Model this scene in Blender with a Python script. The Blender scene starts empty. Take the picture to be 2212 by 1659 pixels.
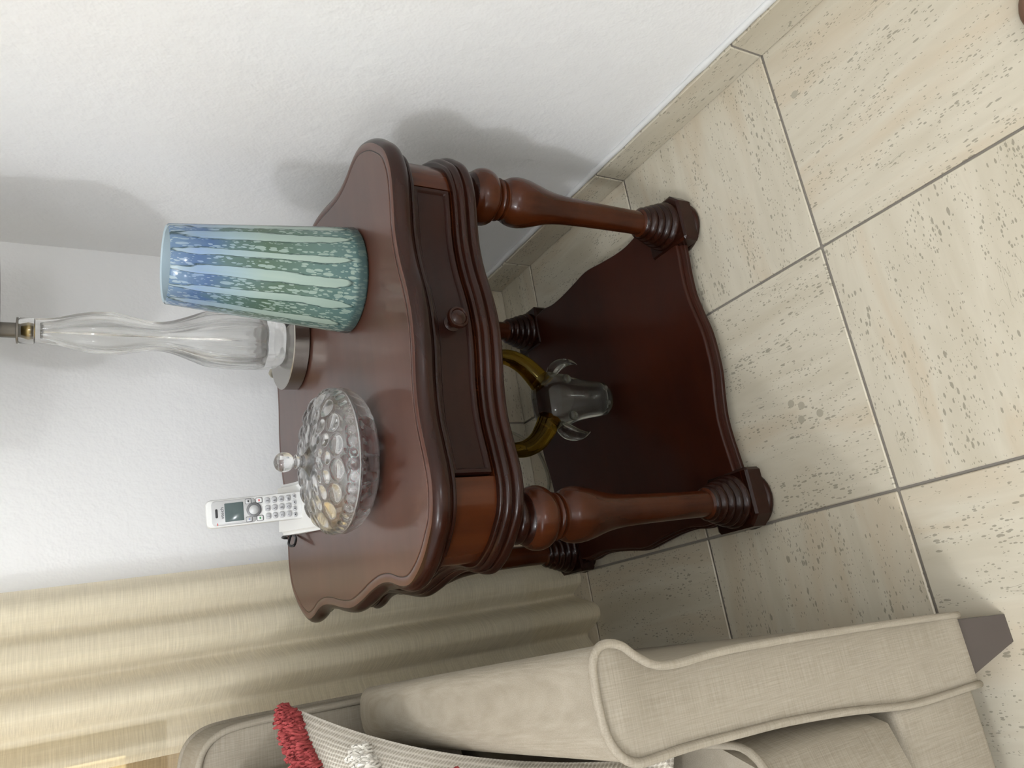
import bpy, bmesh, math, random
from mathutils import Vector, Matrix, Euler, noise as mnoise
random.seed(7)
sc = bpy.context.scene
col = sc.collection
T = 0.35            # one floor tile in metres; lengths below are in tiles
PI = math.pi
# ------------------------------------------------------------------ camera
cam_d = bpy.data.cameras.new('camera')
cam = bpy.data.objects.new('camera', cam_d)
col.objects.link(cam)
cam_d.sensor_fit = 'HORIZONTAL'
cam_d.sensor_width = 36.0
cam_d.lens = 1677.43 / 2212 * 36.0
cam_d.clip_start = 0.01
_x = Vector((-0.1601, -0.4919, -0.8558)).normalized()      # photo right in the world (the phone was held sideways)
_f = Vector((0.3003, 0.8017, -0.5169)).normalized()
_u = _f.cross(_x) * -1
_u.normalize()
_x = _f.cross(_u).normalized()
M = Matrix((( _x.x, _u.x, -_f.x, -2.2391 * T), (_x.y, _u.y, -_f.y, -4.1166 * T), (_x.z, _u.z, -_f.z, 2.6817 * T), (0, 0, 0, 1)))
cam.matrix_world = M
sc.camera = cam
# ------------------------------------------------------------------ world, light, exposure
w = bpy.data.worlds.new('world')
sc.world = w
w.use_nodes = True
w.node_tree.nodes['Background'].inputs[0].default_value = (0.9, 0.93, 1.0, 1)
w.node_tree.nodes['Background'].inputs[1].default_value = 0.02
LIGHT_POS = (-7.4, -6.2, 8.0)        # tiles, below the ceiling
LIGHT_W = 52.0
ADDED_LAMPS = [(-3.6, -12.8, 4.4, 27.0), (-12.3, -9.2, 4.4, 14.0)]     # added fill lamps, unseen, behind the viewer and far left
ADDED_UPLIGHT = (-6.0, -7.6, 6.1, 104.0)   # added uplighter, unseen, bounces fill light off the ceiling
sc.view_settings.view_transform = 'Standard'
sc.view_settings.look = 'None'
sc.view_settings.gamma = 1.0
sc.view_settings.use_curve_mapping = False
sc.view_settings.exposure = 0.69
cy = sc.cycles
cy.max_bounces, cy.diffuse_bounces, cy.glossy_bounces, cy.transmission_bounces, cy.transparent_max_bounces = 8, 4, 3, 8, 8
cy.caustics_reflective = False
cy.caustics_refractive = False

# ------------------------------------------------------------------ helpers
def link(name, me, mat=None, parent=None, smooth=False):
    o = bpy.data.objects.new(name, me)
    col.objects.link(o)
    if mat is not None and not me.materials:
        me.materials.append(mat)
    if parent is not None:
        o.parent = parent
    if smooth:
        for p in me.polygons:
            p.use_smooth = True
    return o

def mesh(name, vs, fs, mat=None, parent=None, smooth=False, origin=None, sharp=None):
    """vs in tiles; origin in tiles: local coordinates are relative to it"""
    me = bpy.data.meshes.new(name)
    ox = Vector(origin) if origin is not None else Vector((0, 0, 0))
    me.from_pydata([((v[0] - ox[0]) * T, (v[1] - ox[1]) * T, (v[2] - ox[2]) * T) for v in vs], [], fs)
    me.update()
    bm = bmesh.new(); bm.from_mesh(me)
    bmesh.ops.recalc_face_normals(bm, faces=bm.faces)
    bm.to_mesh(me); bm.free()
    o = link(name, me, mat, parent, smooth)
    if smooth and sharp:
        me.set_sharp_from_angle(angle=math.radians(sharp))
    if origin is not None:
        o.location = ox * T
    return o

def empty(name, loc=(0, 0, 0), rz=0.0):
    o = bpy.data.objects.new(name, None)
    col.objects.link(o)
    o.empty_display_size = 0.05
    o.location = Vector(loc) * T
    o.rotation_euler = (0, 0, rz)
    return o

def tag(o, label=None, cat=None, group=None, kind=None):
    if label: o['label'] = label
    if cat: o['category'] = cat
    if group: o['group'] = group
    if kind: o['kind'] = kind
    return o

def lathe_data(prof, n=48, cx=0, cy=0, mod=None, close=True):
    vs, fs = [], []
    for (r, z) in prof:
        for k in range(n):
            a = 2 * PI * k / n
            rr = r if mod is None else mod(r, z, a)
            vs.append((cx + rr * math.cos(a), cy + rr * math.sin(a), z))
    m = len(prof)
    for i in range(m - 1):
        for k in range(n):
            k2 = (k + 1) % n
            fs.append((i * n + k, i * n + k2, (i + 1) * n + k2, (i + 1) * n + k))
    if close:
        fs.append(tuple(range(n))[::-1])
        fs.append(tuple((m - 1) * n + k for k in range(n)))
    return vs, fs

def ring_lathe(prof, n=48, cx=0, cy=0, mod=None):
    """closed profile (a hollow body): last ring joins the first"""
    vs, fs = lathe_data(prof, n, cx, cy, mod, close=False)
    m = len(prof)
    for k in range(n):
        k2 = (k + 1) % n
        fs.append(((m - 1) * n + k, (m - 1) * n + k2, k2, k))
    return vs, fs

def box_data(x0, x1, y0, y1, z0, z1, b=0.0, seg=2):
    bm = bmesh.new()
    bmesh.ops.create_cube(bm, size=1)
    for v in bm.verts:
        v.co = Vector(((x0 + x1) / 2 + v.co.x * (x1 - x0), (y0 + y1) / 2 + v.co.y * (y1 - y0), (z0 + z1) / 2 + v.co.z * (z1 - z0)))
    if b > 0:
        bmesh.ops.bevel(bm, geom=list(bm.edges), offset=b, segments=seg, affect='EDGES', profile=0.5)
    bm.verts.index_update()
    vs = [tuple(v.co) for v in bm.verts]
    fs = [tuple(v.index for v in f.verts) for f in bm.faces]
    bm.free()
    return vs, fs

def tube_data(path, rad, n=10, cap=True, flat=1.0, up=(0, 0, 1)):
    """path list of points, rad number or list"""
    P = [Vector(p) for p in path]
    m = len(P)
    R = rad if isinstance(rad, (list, tuple)) else [rad] * m
    vs, fs = [], []
    prev = None
    for i in range(m):
        d = (P[min(i + 1, m - 1)] - P[max(i - 1, 0)]).normalized()
        if prev is None:
            u = Vector(up)
            if abs(u.dot(d)) > 0.95: u = Vector((1, 0, 0))
            a = d.cross(u).normalized()
        else:
            a = (prev - d * prev.dot(d)).normalized()
        prev = a
        b = d.cross(a).normalized()
        for k in range(n):
            t = 2 * PI * k / n
            vs.append(tuple(P[i] + a * (R[i] * math.cos(t)) + b * (R[i] * flat * math.sin(t))))
    for i in range(m - 1):
        for k in range(n):
            k2 = (k + 1) % n
            fs.append((i * n + k, i * n + k2, (i + 1) * n + k2, (i + 1) * n + k))
    if cap:
        fs.append(tuple(range(n))[::-1]); fs.append(tuple((m - 1) * n + k for k in range(n)))
    return vs, fs

def merge(*parts):
    vs, fs = [], []
    for v, f in parts:
        o = len(vs)
        vs += v
        fs += [tuple(i + o for i in q) for q in f]
    return vs, fs

def catmull(pts, sub=6, closed=True):
    out = []
    n = len(pts)
    rng = range(n) if closed else range(n - 1)
    for i in rng:
        if closed:
            p0, p1, p2, p3 = (Vector(pts[(i + k - 1) % n]) for k in range(4))
        else:
            p0, p1, p2, p3 = (Vector(pts[min(max(i + k - 1, 0), n - 1)]) for k in range(4))
        for s in range(sub):
            t = s / sub
            out.append(0.5 * ((2 * p1) + (-p0 + p2) * t + (2 * p0 - 5 * p1 + 4 * p2 - p3) * t * t + (-p0 + 3 * p1 - 3 * p2 + p3) * t ** 3))
    if not closed:
        out.append(Vector(pts[-1]))
    return out

def normals2d(pts):
    n = len(pts)
    out = []
    for i in range(n):
        d = pts[(i + 1) % n] - pts[(i - 1) % n]
        v = Vector((d.y, -d.x))
        out.append(v.normalized())
    return out

def sweep_outline(pts, prof, c=(0, 0), cap0=True, cap1=True):
    """pts: CCW closed 2-D outline; prof: (outward offset, z)"""
    N = normals2d(pts)
    n = len(pts)
    vs, fs = [], []
    for (o, z) in prof:
        for p, q in zip(pts, N):
            vs.append((c[0] + p.x + q.x * o, c[1] + p.y + q.y * o, z))
    m = len(prof)
    for i in range(m - 1):
        for k in range(n):
            k2 = (k + 1) % n
            fs.append((i * n + k, i * n + k2, (i + 1) * n + k2, (i + 1) * n + k))
    if cap0: fs.append(tuple(range(n)))
    if cap1: fs.append(tuple((m - 1) * n + k for k in range(n)))
    return vs, fs

# ------------------------------------------------------------------ materials
class NT:
    def __init__(s, name):
        s.m = bpy.data.materials.new(name)
        s.m.use_nodes = True
        s.t = s.m.node_tree
        s.t.nodes.clear()
        s.out = s.n('ShaderNodeOutputMaterial')
    def n(s, typ, **kw):
        nd = s.t.nodes.new(typ)
        for k, v in kw.items():
            setattr(nd, k, v)
        return nd
    def l(s, a, b):
        s.t.links.new(a, b)
    def bsdf(s, **kw):
        b = s.n('ShaderNodeBsdfPrincipled')
        for k, v in kw.items():
            b.inputs[k.replace('_', ' ')].default_value = v
        s.l(b.outputs[0], s.out.inputs[0])
        return b
    def coord(s, which='Object', scale=(1, 1, 1), rot=(0, 0, 0), loc=(0, 0, 0)):
        tc = s.n('ShaderNodeTexCoord')
        mp = s.n('ShaderNodeMapping')
        mp.inputs['Scale'].default_value = scale
        mp.inputs['Rotation'].default_value = rot
        mp.inputs['Location'].default_value = loc
        s.l(tc.outputs[which], mp.inputs[0])
        return mp.outputs[0]
    def noise(s, vec, scale, detail=4, rough=0.55, dist=0.0):
        nd = s.n('ShaderNodeTexNoise')
        nd.inputs['Scale'].default_value = scale
        nd.inputs['Detail'].default_value = detail
        nd.inputs['Roughness'].default_value = rough
        nd.inputs['Distortion'].default_value = dist
        if vec is not None: s.l(vec, nd.inputs['Vector'])
        return nd.outputs['Fac']
    def ramp(s, fac, stops, interp='LINEAR'):
        r = s.n('ShaderNodeValToRGB')
        r.color_ramp.interpolation = interp
        e = r.color_ramp.elements
        while len(e) < len(stops): e.new(0.5)
        for i, (p, c) in enumerate(stops):
            e[i].position = p
            e[i].color = (c, c, c, 1) if isinstance(c, (int, float)) else (c[0], c[1], c[2], 1)
        s.l(fac, r.inputs[0])
        return r.outputs[0]
    def math(s, op, a, b=None, c=None, clamp=False):
        nd = s.n('ShaderNodeMath', operation=op, use_clamp=clamp)
        for i, v in enumerate((a, b, c)):
            if v is None: continue
            if isinstance(v, (int, float)): nd.inputs[i].default_value = v
            else: s.l(v, nd.inputs[i])
        return nd.outputs[0]
    def mix(s, fac, a, b, mode='MIX'):
        nd = s.n('ShaderNodeMix', data_type='RGBA', blend_type=mode)
        for i, v in ((0, fac), (6, a), (7, b)):
            if isinstance(v, (int, float)): nd.inputs[i].default_value = v
            elif isinstance(v, tuple): nd.inputs[i].default_value = (v[0], v[1], v[2], 1)
            else: s.l(v, nd.inputs[i])
        return nd.outputs[2]
    def bump(s, h, b, strength=0.2, dist=0.01):
        nd = s.n('ShaderNodeBump')
        nd.inputs['Strength'].default_value = strength
        nd.inputs['Distance'].default_value = dist
        s.l(h, nd.inputs['Height'])
        s.l(nd.outputs[0], b.inputs['Normal'])

def plain(name, c, rough=0.5, metal=0.0, spec=0.5, coat=0.0):
    m = NT(name)
    m.bsdf(Base_Color=(c[0], c[1], c[2], 1), Roughness=rough, Metallic=metal, Specular_IOR_Level=spec, Coat_Weight=coat)
    return m.m

def wall_mat():
    m = NT('white_plaster')
    b = m.bsdf(Roughness=0.75, Specular_IOR_Level=0.25)
    v = m.coord('Object')
    b.inputs['Base Color'].default_value = (0.82, 0.82, 0.815, 1)
    m.bump(m.noise(v, 34, 3, 0.72), b, 0.35, 0.0045)
    return m.m

def tile_mat(name='travertine_tile', tint=(0.92, 0.90, 0.845)):
    m = NT(name)
    b = m.bsdf(Roughness=0.42, Specular_IOR_Level=0.4)
    tc = m.n('ShaderNodeTexCoord')
    oi = m.n('ShaderNodeObjectInfo')
    off = m.n('ShaderNodeCombineXYZ')
    m.l(m.math('MULTIPLY', oi.outputs['Random'], 37.0), off.inputs[0])
    m.l(m.math('MULTIPLY', oi.outputs['Random'], 91.0), off.inputs[1])
    add = m.n('ShaderNodeVectorMath', operation='ADD')
    m.l(tc.outputs['Object'], add.inputs[0]); m.l(off.outputs[0], add.inputs[1])
    def mp(sx, sy):
        q = m.n('ShaderNodeMapping'); q.inputs['Scale'].default_value = (sx, sy, 1)
        m.l(add.outputs[0], q.inputs[0]); return q.outputs[0]
    band = m.noise(mp(2.2, 11), 1.0, 3, 0.55, 0.6)
    fine = m.noise(mp(9, 60), 1.0, 2, 0.6, 0.8)
    base = m.ramp(band, [(0.25, tuple(a * k for a, k in zip((0.50, 0.455, 0.365), tint))),
                         (0.48, tuple(a * k for a, k in zip((0.61, 0.572, 0.487), tint))),
                         (0.60, tuple(a * k for a, k in zip((0.57, 0.505, 0.405), tint))),
                         (0.75, tuple(a * k for a, k in zip((0.615, 0.575, 0.488), tint)))])
    base = m.mix(m.ramp(fine, [(0.35, 0.22), (0.55, 0.0)]), base, tuple(a * k for a, k in zip((0.47, 0.43, 0.345), tint)))
    # pits: small holes elongated along the streaks, gathered in bands
    def pits(sx, sy, size, lo, hi, seedscale):
        vo = m.n('ShaderNodeTexVoronoi', feature='F1')
        vo.inputs['Scale'].default_value = 1.0
        vo.inputs['Randomness'].default_value = 1.0
        m.l(mp(sx, sy), vo.inputs['Vector'])
        sep = m.n('ShaderNodeSeparateColor'); m.l(vo.outputs['Color'], sep.inputs[0])
        rad = m.math('MULTIPLY', m.math('POWER', sep.outputs[0], 3.0), size)
        mask = m.ramp(m.noise(mp(*seedscale), 1.0, 2, 0.6), [(lo, 0.0), (hi, 1.0)])
        rad = m.math('MULTIPLY', rad, mask)
        wob = m.math('MULTIPLY', m.math('SUBTRACT', m.noise(mp(sx * 3.2, sy * 2.2), 1.0, 1), 0.5), 0.3)
        d = m.math('ADD', vo.outputs['Distance'], wob)
        return m.math('LESS_THAN', d, rad)
    p1 = pits(105, 300, 0.62, 0.42, 0.62, (6, 24))
    p2 = pits(190, 470, 0.62, 0.36, 0.60, (9, 30))
    # long cracks
    cr = m.noise(mp(16, 110), 1.0, 2, 0.5, 0.8)
    crack = m.math('MULTIPLY', m.math('LESS_THAN', m.math('ABSOLUTE', m.math('SUBTRACT', cr, 0.5)), 0.006),
                   m.math('GREATER_THAN', m.noise(mp(11, 20), 1.0, 2), 0.62))
    pit = m.math('MAXIMUM', m.math('MAXIMUM', p1, p2), crack)
    colr = m.mix(m.math('MULTIPLY', pit, 0.62), base, tuple(a * k for a, k in zip((0.19, 0.172, 0.135), tint)))
    m.l(colr, b.inputs['Base Color'])
    return m.m

def wood_mat(name, dark, light, rough=0.3, coat=0.35, grain=(3, 40, 40), spec=0.2):
    m = NT(name)
    b = m.bsdf(Roughness=rough, Specular_IOR_Level=spec, Coat_Weight=coat * 0.5, Coat_Roughness=0.10)
    v = m.coord('Object', grain)
    g = m.noise(v, 1.0, 5, 0.6, 0.4)
    big = m.noise(m.coord('Object'), 5.0, 3)
    c = m.mix(m.ramp(g, [(0.35, 0.0), (0.7, 1.0)]), dark, light)
    c = m.mix(m.ramp(big, [(0.45, 0.0), (0.75, 0.55)]), c, tuple(min(1, x * 1.7) for x in light))
    m.l(c, b.inputs['Base Color'])
    return m.m

def linen_mat(name, c1, c2, scale=1.0, rough=0.9, alpha=0.0, trans=0.0, bump=0.25):
    m = NT(name)
    b = m.bsdf(Roughness=rough, Specular_IOR_Level=0.2)
    v1 = m.coord('Object', (1500 * scale, 1500 * scale, 45 * scale))
    v2 = m.coord('Object', (45 * scale, 45 * scale, 1500 * scale))
    v3 = m.coord('Object')
    a = m.noise(v1, 1.0, 2); c = m.noise(v2, 1.0, 2)
    wv = m.math('ADD', m.math('MULTIPLY', a, 0.5), m.math('MULTIPLY', c, 0.5))
    blot = m.noise(v3, 5, 2)
    f = m.math('ADD', m.math('MULTIPLY', wv, 0.9), m.math('MULTIPLY', blot, 0.1))
    colr = m.ramp(f, [(0.36, c1), (0.64, c2)])
    m.l(colr, b.inputs['Base Color'])
    m.bump(wv, b, bump, 0.0012)
    sh = b.outputs[0]
    if trans > 0:
        t = m.n('ShaderNodeBsdfTranslucent'); m.l(colr, t.inputs[0])
        mx = m.n('ShaderNodeMixShader'); mx.inputs[0].default_value = trans
        m.l(sh, mx.inputs[1]); m.l(t.outputs[0], mx.inputs[2]); sh = mx.outputs[0]
    if alpha > 0:
        t = m.n('ShaderNodeBsdfTransparent')
        mx = m.n('ShaderNodeMixShader')
        if alpha < 1:
            mm = m.ramp(m.noise(v2, 1.0, 2), [(0.35, alpha * 1.15), (0.68, alpha * 0.8)])
            m.l(mm, mx.inputs[0])
        m.l(sh, mx.inputs[1]); m.l(t.outputs[0], mx.inputs[2]); sh = mx.outputs[0]
    m.l(sh, m.out.inputs[0])
    return m.m

def glass_mat(name, c=(1, 1, 1), rough=0.0, ior=1.5, clear=0.0):
    m = NT(name)
    g = m.n('ShaderNodeBsdfGlass')
    g.inputs['Color'].default_value = (c[0], c[1], c[2], 1)
    g.inputs['Roughness'].default_value = rough
    g.inputs['IOR'].default_value = ior
    sh = g.outputs[0]
    if clear > 0:
        t = m.n('ShaderNodeBsdfTransparent'); t.inputs[0].default_value = (c[0], c[1], c[2], 1)
        mx = m.n('ShaderNodeMixShader'); mx.inputs[0].default_value = clear
        m.l(sh, mx.inputs[1]); m.l(t.outputs[0], mx.inputs[2]); sh = mx.outputs[0]
    m.l(sh, m.out.inputs[0])
    return m.m

def vase_mat(h):
    """blue to green art glass: pale running streaks over a speckled ground, dark lines round the streaks"""
    m = NT('streaked_art_glass')
    b = m.bsdf(Roughness=0.12, Specular_IOR_Level=0.5, Coat_Weight=0.3, Coat_Roughness=0.05)
    tc = m.n('ShaderNodeTexCoord')
    sx = m.n('ShaderNodeSeparateXYZ'); m.l(tc.outputs['Object'], sx.inputs[0])
    ang = m.math('ARCTAN2', sx.outputs[1], sx.outputs[0])
    v = m.math('DIVIDE', sx.outputs[2], h)            # 0 base, 1 rim
    def vec(sa, sv, o=0.0):
        q = m.n('ShaderNodeCombineXYZ')
        m.l(m.math('MULTIPLY', m.math('COSINE', ang), sa), q.inputs[0])
        m.l(m.math('MULTIPLY', m.math('SINE', ang), sa), q.inputs[1])
        m.l(m.math('ADD', m.math('MULTIPLY', v, sv), o), q.inputs[2]); return q.outputs[0]
    wob = m.math('MULTIPLY', m.math('SUBTRACT', m.noise(vec(3.4, 1.3), 1.0, 3), 0.5), 4.2)
    wob2 = m.math('MULTIPLY', m.math('SUBTRACT', m.noise(vec(20, 16), 1.0, 2), 0.5), 0.7)
    st = m.math('SINE', m.math('ADD', m.math('ADD', m.math('MULTIPLY', ang, 14.0), wob), wob2))
    # each streak ends at its own height near the base, and splits up at the rim
    tip = m.ramp(m.math('ADD', v, m.math('MULTIPLY', m.math('SUBTRACT', m.noise(vec(3.1, 0.0), 1.0, 1), 0.5), 0.22)), [(0.06, 0.0), (0.17, 1.0)])
    top = m.ramp(m.math('ADD', v, m.math('MULTIPLY', m.math('SUBTRACT', m.noise(vec(9, 9), 1.0, 2), 0.5), 0.25)), [(0.86, 1.0), (1.0, 0.35)])
    s2 = m.math('ADD', m.math('SUBTRACT', st, 0.12), m.math('MULTIPLY', m.math('SUBTRACT', m.math('MULTIPLY', tip, top), 1.0), 1.3))
    streak = m.ramp(s2, [(0.02, 0.0), (0.06, 1.0)])
    line = m.math('SUBTRACT', 1.0, m.math('MULTIPLY', m.math('ABSOLUTE', m.math('SUBTRACT', s2, 0.03)), 4.2), clamp=True)
    bg = m.ramp(m.math('ADD', v, m.math('MULTIPLY', m.math('SUBTRACT', m.noise(vec(2.2, 2), 1.0, 2), 0.5), 0.35)),
                [(0.0, (0.10, 0.19, 0.19)), (0.25, (0.14, 0.235, 0.21)), (0.55, (0.10, 0.165, 0.11)), (0.74, (0.115, 0.20, 0.20)), (0.86, (0.085, 0.165, 0.34)), (1.0, (0.16, 0.26, 0.40))])
    fg = m.ramp(v, [(0.05, (0.42, 0.53, 0.44)), (0.55, (0.44, 0.56, 0.50)), (0.72, (0.38, 0.52, 0.60)), (0.88, (0.29, 0.42, 0.66)), (1.0, (0.46, 0.56, 0.62))])
    fg = m.mix(m.ramp(m.noise(vec(9, 3), 1.0, 3), [(0.35, 0.3), (0.65, 0.0)]), fg, (0.30, 0.43, 0.40))
    def drops(sa, sv, size, o):
        vo = m.n('ShaderNodeTexVoronoi', feature='F1'); vo.inputs['Scale'].default_value = 1.0
        m.l(vec(sa, sv, o), vo.inputs['Vector'])
        sp = m.n('ShaderNodeSeparateColor'); m.l(vo.outputs['Color'], sp.inputs[0])
        return m.math('LESS_THAN', vo.outputs['Distance'], m.math('MULTIPLY', m.math('POWER', sp.outputs[1], 2.0), size))
    dr = m.math('MAXIMUM', drops(13, 16, 0.55, 0.0), drops(27, 34, 0.75, 5.0))
    bg = m.mix(m.math('MULTIPLY', dr, 0.8), bg, fg)
    c = m.mix(streak, bg, fg)
    c = m.mix(m.math('MULTIPLY', line, 0.85), c, (0.02, 0.055, 0.05))
    foot = m.ramp(v, [(0.05, 1.0), (0.075, 0.0)])
    c = m.mix(m.math('MULTIPLY', foot, 0.8), c, (0.075, 0.125, 0.12))
    m.l(c, b.inputs['Base Color'])
    t = m.n('ShaderNodeBsdfTranslucent'); m.l(c, t.inputs[0])
    mx = m.n('ShaderNodeMixShader'); mx.inputs[0].default_value = 0.3
    m.l(b.outputs[0], mx.inputs[1]); m.l(t.outputs[0], mx.inputs[2])
    m.l(mx.outputs[0], m.out.inputs[0])
    return m.m

def emit_mat(name, c, s):
    m = NT(name)
    e = m.n('ShaderNodeEmission'); e.inputs[0].default_value = (c[0], c[1], c[2], 1); e.inputs[1].default_value = s
    m.l(e.outputs[0], m.out.inputs[0])
    m.m.cycles.emission_sampling = 'NONE'
    return m.m

def woven_mat(name, c1, c2, per=760):
    m = NT(name)
    b = m.bsdf(Roughness=0.95, Specular_IOR_Level=0.15)
    tc = m.n('ShaderNodeTexCoord')
    sp = m.n('ShaderNodeSeparateXYZ'); m.l(tc.outputs['UV'], sp.inputs[0])
    nz = m.math('MULTIPLY', m.math('SUBTRACT', m.noise(tc.outputs['UV'], 30, 2), 0.5), 2.5)
    u = m.math('SINE', m.math('ADD', m.math('MULTIPLY', sp.outputs[0], per), nz))
    v = m.math('SINE', m.math('ADD', m.math('MULTIPLY', sp.outputs[1], per), nz))
    h = m.math('MAXIMUM', u, v)
    h = m.math('MULTIPLY', m.math('ADD', h, m.math('MULTIPLY', m.math('MULTIPLY', u, v), 0.5)), 1.0)
    c = m.ramp(h, [(0.0, c1), (0.75, c2)])
    m.l(c, b.inputs['Base Color'])
    m.bump(h, b, 0.35, 0.0016)
    return m.m

MAT = {}
MAT['wall'] = wall_mat()
MAT['ceiling'] = plain('ceiling_paint', (0.86, 0.86, 0.85), 0.85)
MAT['tile'] = tile_mat()
MAT['grout'] = plain('grey_grout', (0.25, 0.225, 0.195), 0.9)
MAT['caulk'] = plain('white_filler', (0.66, 0.66, 0.645), 0.8)
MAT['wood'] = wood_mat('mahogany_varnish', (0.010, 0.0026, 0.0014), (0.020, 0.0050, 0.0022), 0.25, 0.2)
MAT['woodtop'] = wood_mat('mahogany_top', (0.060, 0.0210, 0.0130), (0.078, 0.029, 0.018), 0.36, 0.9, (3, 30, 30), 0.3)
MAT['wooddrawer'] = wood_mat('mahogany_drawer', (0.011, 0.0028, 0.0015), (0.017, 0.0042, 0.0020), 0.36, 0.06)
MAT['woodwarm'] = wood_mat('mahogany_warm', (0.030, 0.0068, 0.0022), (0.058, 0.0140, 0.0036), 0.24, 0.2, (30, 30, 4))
MAT['woodshelf'] = wood_mat('mahogany_shelf', (0.020, 0.0040, 0.0017), (0.028, 0.0058, 0.0022), 0.34, 0.16, (3, 30, 30))
MAT['woodgroove'] = plain('dark_joint', (0.006, 0.003, 0.002), 0.6)
MAT['glass'] = glass_mat('clear_lamp_glass', (0.97, 0.97, 0.965), 0.0, 1.5, 0.22)
MAT['crystal'] = glass_mat('pressed_crystal', (0.995, 0.995, 0.995), 0.0, 1.5, 0.14)
MAT['crystalbowl'] = glass_mat('pressed_crystal_bowl', (0.995, 0.99, 0.99), 0.0, 1.5, 0.34)
MAT['smoke'] = glass_mat('smoky_glass', (0.80, 0.80, 0.77), 0.0, 1.45, 0.22)
MAT['amber'] = glass_mat('amber_glass', (0.60, 0.47, 0.16), 0.0, 1.45, 0.12)
MAT['steel'] = plain('brushed_steel', (0.38, 0.36, 0.33), 0.26, 1.0)
MAT['pole'] = plain('warm_grey_metal', (0.21, 0.19, 0.165), 0.35, 0.8)
MAT['shade'] = linen_mat('grey_shade_linen', (0.20, 0.18, 0.155), (0.30, 0.27, 0.235), 1.0, trans=0.2)
MAT['brass'] = plain('brass_fitting', (0.42, 0.31, 0.12), 0.35, 1.0)
MAT['black'] = plain('black_plastic', (0.012, 0.012, 0.013), 0.4)
MAT['white'] = plain('white_plastic', (0.70, 0.70, 0.685), 0.3)
MAT['silver'] = plain('silver_plastic', (0.42, 0.42, 0.42), 0.3, 0.35)
MAT['key'] = plain('grey_key', (0.42, 0.42, 0.43), 0.35, 0.2)
MAT['keyring'] = plain('dark_key_surround', (0.16, 0.16, 0.165), 0.3, 0.3)
MAT['lcd'] = plain('grey_green_screen', (0.055, 0.085, 0.085), 0.12)
MAT['ink'] = plain('dark_ink', (0.03, 0.03, 0.035), 0.6)
MAT['inkred'] = plain('red_ink', (0.62, 0.12, 0.12), 0.6)
MAT['inkgreen'] = plain('green_ink', (0.05, 0.30, 0.10), 0.6)
MAT['inkblue'] = plain('blue_grey_ink', (0.25, 0.27, 0.42), 0.6)
MAT['candy'] = plain('red_wrapper', (0.62, 0.06, 0.075), 0.22)
MAT['candy2'] = plain('pink_white_wrapper', (0.78, 0.42, 0.42), 0.25)
MAT['curtain'] = linen_mat('cream_curtain_linen', (0.80, 0.71, 0.515), (0.88, 0.795, 0.60), 0.55, alpha=0.27, trans=0.3, bump=0.05)
MAT['warm_sheer'] = linen_mat('added_warm_sheer', (0.52, 0.38, 0.20), (0.64, 0.48, 0.27), 0.55, alpha=0.30, trans=0.45, bump=0.12)
MAT['sofa'] = linen_mat('oatmeal_linen', (0.27, 0.235, 0.183), (0.365, 0.325, 0.262), 0.62, bump=0.3)
MAT['sofaleg'] = plain('grey_brown_leg_wood', (0.075, 0.06, 0.055), 0.42)
MAT['pillow'] = woven_mat('cream_basket_weave', (0.44, 0.395, 0.325), (0.68, 0.64, 0.56))
MAT['tuftred'] = plain('coral_yarn', (0.40, 0.078, 0.078), 0.95, spec=0.1)
MAT['tuftwhite'] = plain('ivory_yarn', (0.78, 0.745, 0.67), 0.95, spec=0.1)
MAT['alu'] = plain('grey_window_frame', (0.13, 0.125, 0.12), 0.5)
MAT['pane'] = emit_mat('lit_pane', (1.0, 0.80, 0.42), 0.9)
MAT['lampglow'] = emit_mat('lit_diffuser', (1.0, 0.96, 0.90), 3.0)
MAT['vaseinside'] = plain('frosted_vase_inside', (0.36, 0.45, 0.50), 0.35)
MAT['spot'] = plain('stone_spot', (0.36, 0.325, 0.25), 0.5)
MAT['brown'] = plain('brown_leather', (0.16, 0.085, 0.05), 0.6)

# ------------------------------------------------------------------ room
XW, YW, ZC = -13.0, -14.0, 8.6          # far left wall, wall behind the camera, ceiling
X2, Y3 = 0.9745, 0.4018                 # first tile joints from the walls
SPOTS = [(-1.5273, -2.057), (-1.5511, -2.1035), (-1.6076, -2.1785), (-1.6053, -2.0849), (-0.3029, -2.496)]
GH = 0.012                              # tile thickness over the grout bed
def quad_box(name, x0, x1, y0, y1, z0, z1, mat, parent=None):
    v, f = box_data(x0, x1, y0, y1, z0, z1)
    return mesh(name, v, f, mat, parent)

fl = quad_box('floor', XW, 0, YW, 0, -0.15, -GH, MAT['grout'])
tag(fl, 'beige travertine-look tiles with thin grey grout lines', kind='structure')
# back wall with a window opening behind the curtain
WX0, WX1, WZ0, WZ1 = -6.3, -2.362, 2.17, 5.6
v1 = box_data(WX1, 0.4, 0, 0.4, -0.15, ZC)
v2 = box_data(XW - 0.4, WX0, 0, 0.4, -0.15, ZC)
v3 = box_data(WX0, WX1, 0, 0.4, -0.15, WZ0)
v4 = box_data(WX0, WX1, 0, 0.4, WZ1, ZC)
bw = mesh('wall_back', *merge(v1, v2, v3, v4), MAT['wall'])
tag(bw, 'white plaster wall behind the lamp and the curtain', kind='structure')
rw = quad_box('wall_right', 0, 0.4, YW - 0.4, 0.0, -0.15, ZC, MAT['wall'])
tag(rw, 'white plaster wall on the far side of the table from the sofa', kind='structure')
lw = quad_box('wall_left', XW - 0.4, XW, YW - 0.4, 0.0, -0.15, ZC, MAT['wall']); tag(lw, kind='structure')
fw = quad_box('wall_front', XW, 0, YW - 0.4, YW, -0.15, ZC, MAT['wall']); tag(fw, kind='structure')
ce = quad_box('ceiling', XW - 0.4, 0.4, YW - 0.4, 0.4, ZC, ZC + 0.2, MAT['ceiling']); tag(ce, kind='structure')

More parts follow.
